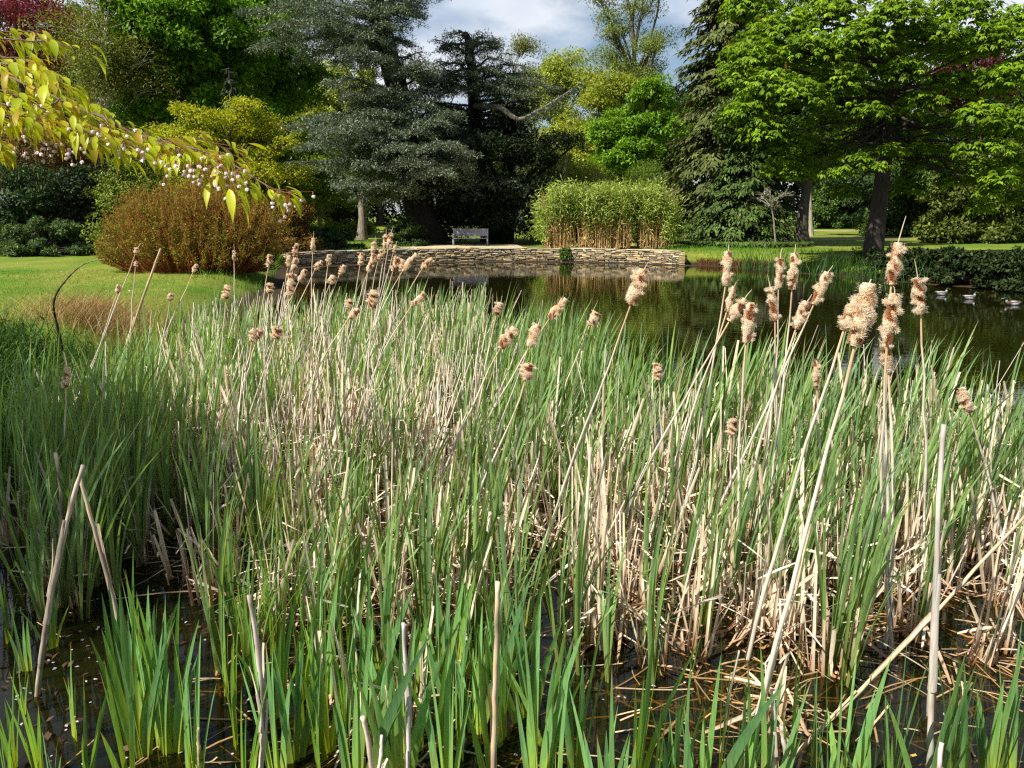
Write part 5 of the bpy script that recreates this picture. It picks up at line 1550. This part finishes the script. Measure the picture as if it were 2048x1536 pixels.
# head top x,y, head bottom x,y, width px, foot x,y (where the stem heads for), distance, spike tip or None, label
C = [
 (1457, 503, 1451, 570, 20, 1398, 840, 4.6, (1458, 489), 'upright cattail over open water, leftmost of the right hand group'),
 (1469, 573, 1454, 622, 15, 1385, 820, 4.7, (1478, 559), 'small brown cattail just below the leftmost upright head at right'),
 (1489, 598, 1459, 642, 22, 1330, 880, 4.4, (1504, 579), 'cattail bent far right, touching the white tufted one beside it'),
 (1503, 606, 1492, 684, 24, 1484, 960, 4.0, None, 'white tufted ragged cattail on a straight vertical stem'),
 (1541, 575, 1550, 640, 19, 1522, 900, 4.6, (1535, 549), 'cattail with long curved tip leaning slightly left over the pond'),
 (1562, 517, 1557, 575, 17, 1556, 900, 5.0, (1565, 496), 'slimmer of the two upright cattails side by side over the water'),
 (1589, 507, 1584, 578, 21, 1553, 870, 4.6, (1591, 488), 'thicker of the two upright cattails side by side over the water'),
 (1654, 545, 1628, 608, 22, 1440, 1000, 4.5, (1666, 531), 'higher of two cattails leaning right one behind the other'),
 (1613, 603, 1592, 657, 22, 1490, 1010, 4.3, (1624, 588), 'lower of two cattails leaning right one behind the other'),
 (1739, 568, 1710, 690, 46, 1480, 1540, 2.55, (1743, 558), 'biggest nearest cattail, a fat cream head split open to rust'),
 (1713, 600, 1688, 660, 30, 1585, 1010, 3.3, (1717, 588), 'tan cattail tucked behind the left side of the biggest head'),
 (1796, 486, 1783, 568, 27, 1788, 1060, 3.6, (1812, 432), 'tallest cattail with a long spike, its fluff against the dark bank'),
 (1789, 588, 1774, 686, 31, 1782, 1150, 3.3, (1786, 572), 'long golden brown cattail directly below the tallest one'),
 (1767, 687, 1777, 743, 26, 1772, 1080, 3.4, (1757, 676), 'rusty cattail leaning left, lowest of the stack at right'),
 (1836, 558, 1842, 627, 27, 1846, 1060, 4.0, (1829, 519), 'cattail with a bare waist and thin spike, nearest the ducks'),
 (1921, 781, 1939, 824, 24, 1985, 1000, 4.2, (1914, 776), 'short cream cattail leaning left low near the right edge'),
 (1631, 718, 1634, 776, 15, 1641, 930, 4.4, None, 'narrow brown intact spike low among the right hand stubble'),
 (1468, 838, 1463, 870, 22, 1470, 960, 4.2, None, 'pale washed out head drooping low among the stubble'),
 (1288, 540, 1262, 608, 32, 1132, 960, 4.2, (1296, 526), 'large cream cattail leaning right alone over the middle of the pond'),
 (1131, 597, 1099, 637, 20, 955, 880, 5.4, None, 'rusty cattail leaning steeply right at the reed bed edge'),
 (1077, 650, 1058, 693, 23, 985, 905, 5.0, (1081, 638), 'cattail in the middle with a second small tuft on top'),
 (1029, 655, 1001, 696, 25, 888, 965, 4.8, None, 'plump tan cattail leaning right left of the doubled one'),
 (1001, 605, 993, 629, 18, 958, 850, 6.0, None, 'small short cattail above the plump tan one at the centre'),
 (1058, 727, 1051, 759, 28, 968, 935, 4.4, None, 'round rusty fluffy cattail head low at the centre'),
 (1194, 625, 1180, 650, 20, 1108, 865, 5.5, None, 'small whitish cattail leaning right among green blades'),
 (1314, 728, 1317, 759, 20, 1320, 850, 5.0, None, 'small beige cattail low in the green right of centre'),
 (468, 501, 468, 521, 7, 470, 650, 9.0, (467, 488), 'thin straight cattail in front of the middle of the red bush'),
 (541, 510, 537, 534, 10, 518, 650, 9.0, None, 'thin cattail in front of the right part of the red bush'),
 (594, 487, 588, 512, 10, 558, 665, 9.0, None, 'small cattail just at the right rim of the red bush, highest there'),
 (627, 476, 626, 501, 9, 622, 690, 8.8, (628, 462), 'tall straight cattail before the left end of the wall'),
 (579, 510, 576, 533, 11, 550, 680, 8.8, None, 'cattail left of the wall, lower left of the pair there'),
 (593, 516, 586, 541, 11, 558, 690, 8.6, None, 'cattail left of the wall, lower right of the pair there'),
 (541, 566, 538, 586, 14, 520, 700, 7.6, None, 'stubby tan cattail above the far left reeds below the red bush'),
 (456, 570, 452, 597, 15, 440, 760, 7.0, None, 'rusty forked looking cattail at the left end of the far row'),
 (583, 548, 579, 591, 16, 574, 720, 7.5, None, 'long tan upright cattail below the left end of the wall'),
 (612, 540, 598, 562, 11, 545, 690, 8.0, None, 'rusty cattail leaning right below the left end of the wall'),
 (644, 522, 630, 539, 11, 575, 690, 8.5, None, 'cattail leaning right against the left third of the wall'),
 (658, 509, 656, 531, 10, 640, 680, 9.0, None, 'upright cattail against the left third of the wall'),
 (667, 551, 660, 568, 14, 618, 700, 8.0, None, 'fluffy cattail low on the water line below the left third of the wall'),
 (690, 531, 679, 549, 12, 640, 690, 8.6, None, 'pale cattail leaning right on the reflection of the wall'),
 (724, 507, 720, 531, 11, 690, 690, 8.8, None, 'cattail against the wall between the pale leaner and the tall cluster'),
 (750, 484, 744, 507, 10, 715, 690, 8.6, (751, 472), 'cattail in the tall cluster with its head before the round bush, left one'),
 (772, 469, 770, 496, 10, 735, 700, 8.4, (772, 455), 'dark tan cattail in the tall cluster, one of a pair before the round bush'),
 (783, 466, 777, 496, 11, 742, 700, 8.3, (787, 452), 'cream cattail in the tall cluster, highest of a pair before the round bush'),
 (792, 491, 787, 504, 8, 750, 690, 8.6, (795, 482), 'tiny cattail right of the pair before the round bush'),
 (750, 509, 736, 543, 12, 690, 720, 8.0, None, 'long cattail against the wall in the tall cluster, leaning right'),
 (763, 500, 757, 520, 11, 722, 700, 8.4, None, 'cattail squeezed into the middle of the tall cluster'),
 (797, 515, 786, 542, 13, 735, 710, 8.0, None, 'plump pale cattail right of the tall cluster on the wall'),
 (805, 518, 801, 543, 11, 770, 700, 8.2, None, 'upright tan cattail just right of the plump pale one'),
 (833, 508, 806, 541, 13, 735, 700, 8.0, None, 'cattail leaning strongly right across the middle of the wall'),
 (864, 517, 844, 538, 13, 780, 690, 8.2, None, 'rightmost cattail of the far row, leaning right over the water'),
 (747, 580, 745, 616, 23, 727, 850, 5.9, None, 'thick cream cattail on a straight stem in mid bed'),
 (700, 598, 698, 618, 15, 690, 760, 7.0, None, 'small rusty cattail left of the thick cream one in mid bed'),
 (718, 619, 698, 636, 15, 636, 770, 6.5, None, 'rusty cattail lying almost sideways in mid bed'),
 (850, 588, 824, 610, 14, 770, 730, 6.6, None, 'rusty cattail bent right at the far green edge of the bed'),
 (508, 656, 504, 682, 14, 480, 800, 6.0, None, 'rusty cattail, left of a pair low in the left bed'),
 (524, 658, 515, 676, 12, 490, 790, 6.0, None, 'pale cattail, right of a pair low in the left bed'),
 (558, 656, 551, 677, 21, 520, 805, 5.8, None, 'plump peach coloured cattail low in the left bed'),
 (275, 496, 271, 507, 9, 200, 690, 7.2, (282, 486), 'thin cattail with a tiny head before the left lawn and red bush'),
 (238, 570, 235, 586, 11, 190, 690, 7.0, None, 'small knobbly cattail against the left lawn'),
 (273, 523, 271, 533, 8, 267, 660, 7.4, None, 'thin upright cattail with a tiny head before the left lawn'),
 (394, 529, 386, 545, 9, 340, 650, 7.6, None, 'small cattail leaning right at the left foot of the red bush'),
 (343, 587, 340, 601, 11, 325, 690, 7.0, None, 'small cattail on a pale stem beside the dry grass'),
 (136, 734, 132, 774, 15, 131, 940, 4.6, (130, 726), 'lone worn cattail in the shaded reeds at far left'),
]
for i, (xt, yt, xb, yb, wpx, fx, fy, d, tip, lab) in enumerate(C):
    top = P(xt, yt, d); bot = P(xb, yb, d)
    yb0 = 768 - F * ((0 - CAMZ) * UP[2] + d * UP[1]) / (d * FW[1] + (0 - CAMZ) * FW[2])
    sl = np.clip((fx - xb) / max(fy - yb, 1), -1.1, 1.1)
    foot = P(xb + sl * (yb0 - yb), yb0, d)
    foot[2] = -0.03
    root = empty('cattail', foot)
    tag(root, lab, 'cattail', 'cattails gone to seed')
    axis_ = nrm(top - bot)
    e = bot - foot
    mid = (e + 0) / 2 + np.array((0, 0, 1)) * 0.0 - axis_ * 0.0
    ctrl = e - axis_ * np.linalg.norm(e) * 0.45
    ctrl = ctrl * 0.5 + e * 0.5 * 0.5
    k = 10
    p = bez((0, 0, 0), ctrl, e, k)[0]
    p[1:-1] += rng.normal(0, 0.004, (k - 2, 3))
    r0 = min(0.0085, 0.0066 + 0.0009 * (5 - d) * (d < 5))
    mb = MB()
    g = np.linspace(0, 1, k)[:, None]
    base_c = np.array((0.64, 0.57, 0.46)) * rng.uniform(0.85, 1.08)
    c = (base_c * (1 - g ** 8) + np.array((0.58, 0.36, 0.18)) * g ** 8) * np.exp(rng.normal(0, 0.10, (k, 1)))
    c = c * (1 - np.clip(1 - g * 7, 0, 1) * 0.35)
    rs = np.linspace(r0 * 1.25, r0 * 0.62, k)
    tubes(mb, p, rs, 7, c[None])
    if d < 7:                                   # papery sheath leaves still clasping the stem
        for j in range(2):
            i0 = rng.integers(0, 4); ix_ = np.arange(i0, i0 + 4)
            ff = np.linspace(0, 1, 4)[:, None]
            a = rng.uniform(0, 6.28); o = np.array((math.cos(a), math.sin(a), 0))
            ribbons(mb, (p[ix_] + o * (rs[ix_][:, None] * 1.1 + 0.05 * ff ** 2 * rng.random()))[None], np.array([[-o[1], o[0], 0]]), (r0 * 2.6 * (1 - 0.75 * ff[:, 0]))[None], 0.25, base_c * rng.uniform(0.9, 1.2))
    mb.build('stem', M_STALK, root, True)
    ln = np.linalg.norm(top - bot)
    h = bpy.data.objects.new('seed_head', HEADS[i % len(HEADS)])
    col.objects.link(h)
    h.parent = root
    q = Vector((0, 0, 1)).rotation_difference(Vector(axis_))
    wide = (wpx * d / F) / 0.25
    h.matrix_local = Matrix.Translation(Vector(bot - foot)) @ q.to_matrix().to_4x4() @ Matrix.Rotation(rng.uniform(0, 6.28), 4, 'Z') @ Matrix.Diagonal((wide, wide, ln, 1))
    if tip is not None:
        t3 = P(tip[0], tip[1], d)
        mb = MB()
        pp = bez(top - axis_ * 0.01 - foot, (top + t3) / 2 + rng.normal(0, 0.006, 3) - foot, t3 - foot, 6)
        tubes(mb, pp, np.linspace(0.0036, 0.0014, 6)[None], 5, (0.55, 0.46, 0.33))
        mb.build('spike', M_STALK, root, True)

# ------------------------------------------------------------------ cherry tree: trunk and canopy stand left of the frame, one branch reaches in
def cherry():
    b = np.array((-5.3, 2.7, 0.0)); b[2] = gz(b[0], b[1]) - 0.05
    root = empty('cherry_tree', b)
    tag(root, 'flowering cherry whose leafy branch reaches in from the left edge', 'tree')
    wood, fol = MB(), MB()
    tp_, tr_ = trunk_line((0, 0, 0), np.array((-5.9, 2.5, 5.2)) - b, r=0.16, wob=0.05, tip=0.3)
    tubes(wood, tp_, tr_, 10, (0.09, 0.06, 0.05))
    # canopy out of view
    lob = lobe_set(np.array((-6.7, 2.1, 4.6)) - b, 1.9, 2.0, 1.1, 24, 0.75)
    cc, li = crown_leaves(fol, lob, 15000, 0.12, (0.14, 0.19, 0.015), (0.24, 0.22, 0.03), 0.2, 0.7, clump=0.45, ncl=12)
    st = np.stack([np.interp(np.clip(lob[:, 2] - 0.9, 1.6, 5), tp_[:, 2], tp_[:, k]) for k in range(3)], 1)
    limbs(wood, st, lob[:, :3], 0.05, 0.012, 6, 0.1, 0.08, 5, (0.09, 0.06, 0.05))
    limbs(wood, lob[li, :3], cc, 0.010, 0.003, 4, 0.1, 0.1, 3, (0.11, 0.07, 0.05))
    twigs = [([(-180, 60, 4.4), (-60, 120, 4.3), (60, 172, 4.2), (121, 198, 4.15), (205, 229, 4.1), (266, 260, 4.05), (321, 277, 4.0), (395, 296, 3.95), (470, 330, 3.9), (543, 378, 3.85), (582, 381, 3.85)], 0.011),
             ([(-180, 60, 4.4), (-80, 78, 4.5), (0, 84, 4.5), (89, 85, 4.5), (160, 100, 4.5)], 0.007),
             ([(-60, 120, 4.3), (30, 130, 4.0), (90, 155, 3.95), (130, 172, 3.9)], 0.005),
             ([(-120, 170, 4.1), (0, 205, 4.0), (90, 235, 3.9), (165, 262, 3.85), (205, 290, 3.8)], 0.006),
             ([(-120, 230, 4.2), (0, 245, 4.1), (70, 255, 4.05), (140, 268, 4.0)], 0.005),
             ([(266, 260, 4.05), (340, 300, 3.9), (400, 315, 3.85), (440, 350, 3.8)], 0.004),
             ([(205, 229, 4.1), (240, 275, 4.0), (260, 305, 3.95)], 0.004),
             ([(321, 277, 4.0), (390, 275, 4.1), (440, 290, 4.1), (485, 300, 4.1)], 0.004),
             ([(60, 172, 4.2), (110, 175, 4.3), (150, 190, 4.35), (190, 215, 4.35)], 0.004),
             ([(121, 198, 4.15), (100, 225, 4.0), (60, 240, 3.9), (20, 240, 3.85)], 0.004),
             ([(-120, 40, 4.6), (-20, 66, 4.6), (60, 62, 4.6), (75, 70, 4.6)], 0.004),
             ([(395, 296, 3.95), (430, 330, 3.8), (470, 370, 3.75)], 0.003),
             ([(-60, 250, 4.0), (-20, 290, 3.9), (5, 306, 3.85)], 0.003),
             ([(-120, 100, 4.5), (-20, 108, 4.4), (50, 118, 4.35), (90, 135, 4.3)], 0.004),
             ([(-120, 170, 4.1), (-20, 170, 4.0), (60, 195, 3.9), (110, 215, 3.85), (150, 245, 3.8)], 0.004),
             ([(-120, 200, 4.1), (-10, 225, 3.8), (50, 230, 3.75), (100, 250, 3.75)], 0.004),
             ([(165, 215, 4.1), (200, 250, 3.95), (230, 262, 3.9), (262, 290, 3.85)], 0.003),
             ([(321, 277, 4.0), (350, 300, 3.9), (375, 322, 3.85), (395, 340, 3.8)], 0.003)]
    pos, dr = [], []
    anchor = np.array([np.interp(2.35, tp_[:, 2], tp_[:, k]) for k in range(3)])
    for pl, r in twigs:
        w = np.array([P(*q) for q in pl]) - b
        kk = np.linspace(0, len(w) - 1, 6 * len(w))
        w = np.stack([np.interp(kk, np.arange(len(w)), w[:, k]) for k in range(3)], 1)
        w = w + np.cumsum(rng.normal(0, 0.0025, w.shape), 0)
        tubes(wood, w, np.linspace(r, max(0.0022, r * 0.25), len(w)), 6, (0.17, 0.12, 0.10))
        seg = np.linalg.norm(np.diff(w, axis=0), axis=1).sum()
        n = max(6, int(seg / 0.0150))
        f = np.sort(rng.uniform(0.02, 1.0, n)) * (len(w) - 1)
        pos.append(np.stack([np.interp(f, np.arange(len(w)), w[:, k]) for k in range(3)], 1))
        g = nrm(np.gradient(w, axis=0)); dr.append(np.stack([np.interp(f, np.arange(len(w)), g[:, k]) for k in range(3)], 1))
        if pl[0][0] < -50:
            a = w[0]
            tubes(wood, bez(anchor, (anchor + a) / 2 + np.array((0, 0, 0.25)), a, 8)[0], np.linspace(0.035, r, 8), 7, (0.12, 0.085, 0.07))
    pos = np.concatenate(pos); dr = np.concatenate(dr)
    n = len(pos)
    lat = unit(n); lat[:, 2] = np.abs(lat[:, 2]) * 0.3
    d0 = nrm(dr * 0.5 + lat * 0.75 + np.array((0.35, -0.1, 0.0)))
    pet = pos + d0 * rng.uniform(0.015, 0.06, (n, 1)) + rng.normal(0, 0.02, (n, 3)) + np.array((0, 0, -0.012))
    tubes(wood, np.stack([pos, pet], 1), np.array([[0.0014, 0.001]]), 3, (0.30, 0.12, 0.04))
    K = 7
    f = np.linspace(0, 1, K)
    ln = rng.uniform(0.06, 0.13, n)
    dn = np.array((0, 0, -1.0))
    droop = rng.uniform(0.6, 1.9, n)
    cen = pet[:, None, :] + d0[:, None, :] * (ln[:, None] * (f - 0.30 * f ** 2 * droop[:, None]))[..., None] + dn * (ln[:, None] * droop[:, None] * (0.15 * f + 0.45 * f ** 2))[..., None]
    side = nrm(np.cross(d0, (0, 0, 1.0)) + rng.normal(0, 0.25, (n, 3)))
    w = (ln * rng.uniform(0.28, 0.40, n))[:, None] * np.array((0.05, 0.62, 0.95, 1.0, 0.8, 0.36, 0.02))[None]
    br = (rng.random(n) < 0.17)[:, None]
    c = varied(n, (0.40, 0.51, 0.020), (0.60, 0.62, 0.04), 0.14)
    c = np.where(br, varied(n, (0.46, 0.33, 0.03), (0.52, 0.42, 0.045), 0.15), c)
    edge = np.interp(f, [0, 0.7, 1], [0.1, 0.0, 0.35])[None, :, None]
    c3 = c[:, None, :] * (1 - edge) + np.array((0.34, 0.19, 0.03)) * edge
    ribbons(fol, cen, side, w, -0.16, c3)
    wood.build('trunk', M_BARK, root)
    fol.build('foliage', M_CHERRY, root)
    # blossom clusters, each hanging on its own stalks
    bl = [(30, 248, 3.85), (52, 268, 3.8), (78, 272, 3.8), (66, 282, 3.85), (122, 285, 3.8), (138, 290, 3.78), (160, 290, 3.78), (182, 278, 3.8), (10, 262, 3.9), (240, 285, 3.85), (262, 290, 3.8), (318, 322, 3.8), (338, 330, 3.8), (382, 322, 3.75), (392, 352, 3.75),
          (432, 318, 3.8), (440, 365, 3.72), (460, 368, 3.72), (474, 372, 3.72), (420, 372, 3.75), (452, 340, 3.75), (562, 398, 3.82), (572, 415, 3.82), (600, 395, 3.84), (80, 205, 3.9), (20, 205, 3.95), (110, 262, 3.8), (205, 268, 3.85), (358, 342, 3.75), (410, 345, 3.75), (40, 285, 3.8), (100, 296, 3.78), (150, 302, 3.75), (20, 290, 3.85), (225, 300, 3.8), (290, 300, 3.8)]
    for q in bl:
        c0 = P(*q) - b
        br_ = MB()
        nf = rng.integers(4, 7)
        j = np.argmin(np.linalg.norm(pos - (c0 + np.array((0, 0, 0.06))), axis=1))
        a0 = pos[j]
        for k in range(nf):
            e = c0 + rng.normal(0, 1, 3) * np.array((0.040, 0.030, 0.030))
            tubes(br_, bez(a0, (a0 + e) / 2 + np.array((0, 0, 0.012)), e + np.array((0, 0, 0.016)), 4)[0], np.array((0.0010, 0.0009, 0.0009, 0.0012)), 3, (0.26, 0.10, 0.04))
            tubes(br_, np.array([e + np.array((0, 0, 0.018)), e + np.array((0, 0, 0.010)), e + np.array((0, 0, 0.003))]), np.array((0.0015, 0.0032, 0.0036)), 5, (0.40, 0.13, 0.08))
            m = 11
            a = np.arange(m) * 2.399
            ax = nrm(np.array((rng.normal(0, 0.4), rng.normal(0, 0.4), -1.0)))
            dd = np.column_stack([np.cos(a), np.sin(a), np.full(m, -0.3)]) * rng.uniform(0.35, 1.0, (m, 1)) + ax * rng.uniform(0.5, 1.2, (m, 1))
            leaves(br_, np.repeat([e], m, 0), dd, -np.repeat([ax], m, 0) + 0.2 * unit(m), rng.uniform(0.013, 0.020, m), 0.012, varied(m, (0.88, 0.74, 0.76), (0.94, 0.88, 0.88), 0.05), 0.25)
        br_.build('blossom_cluster', M_PETAL, root)
cherry()
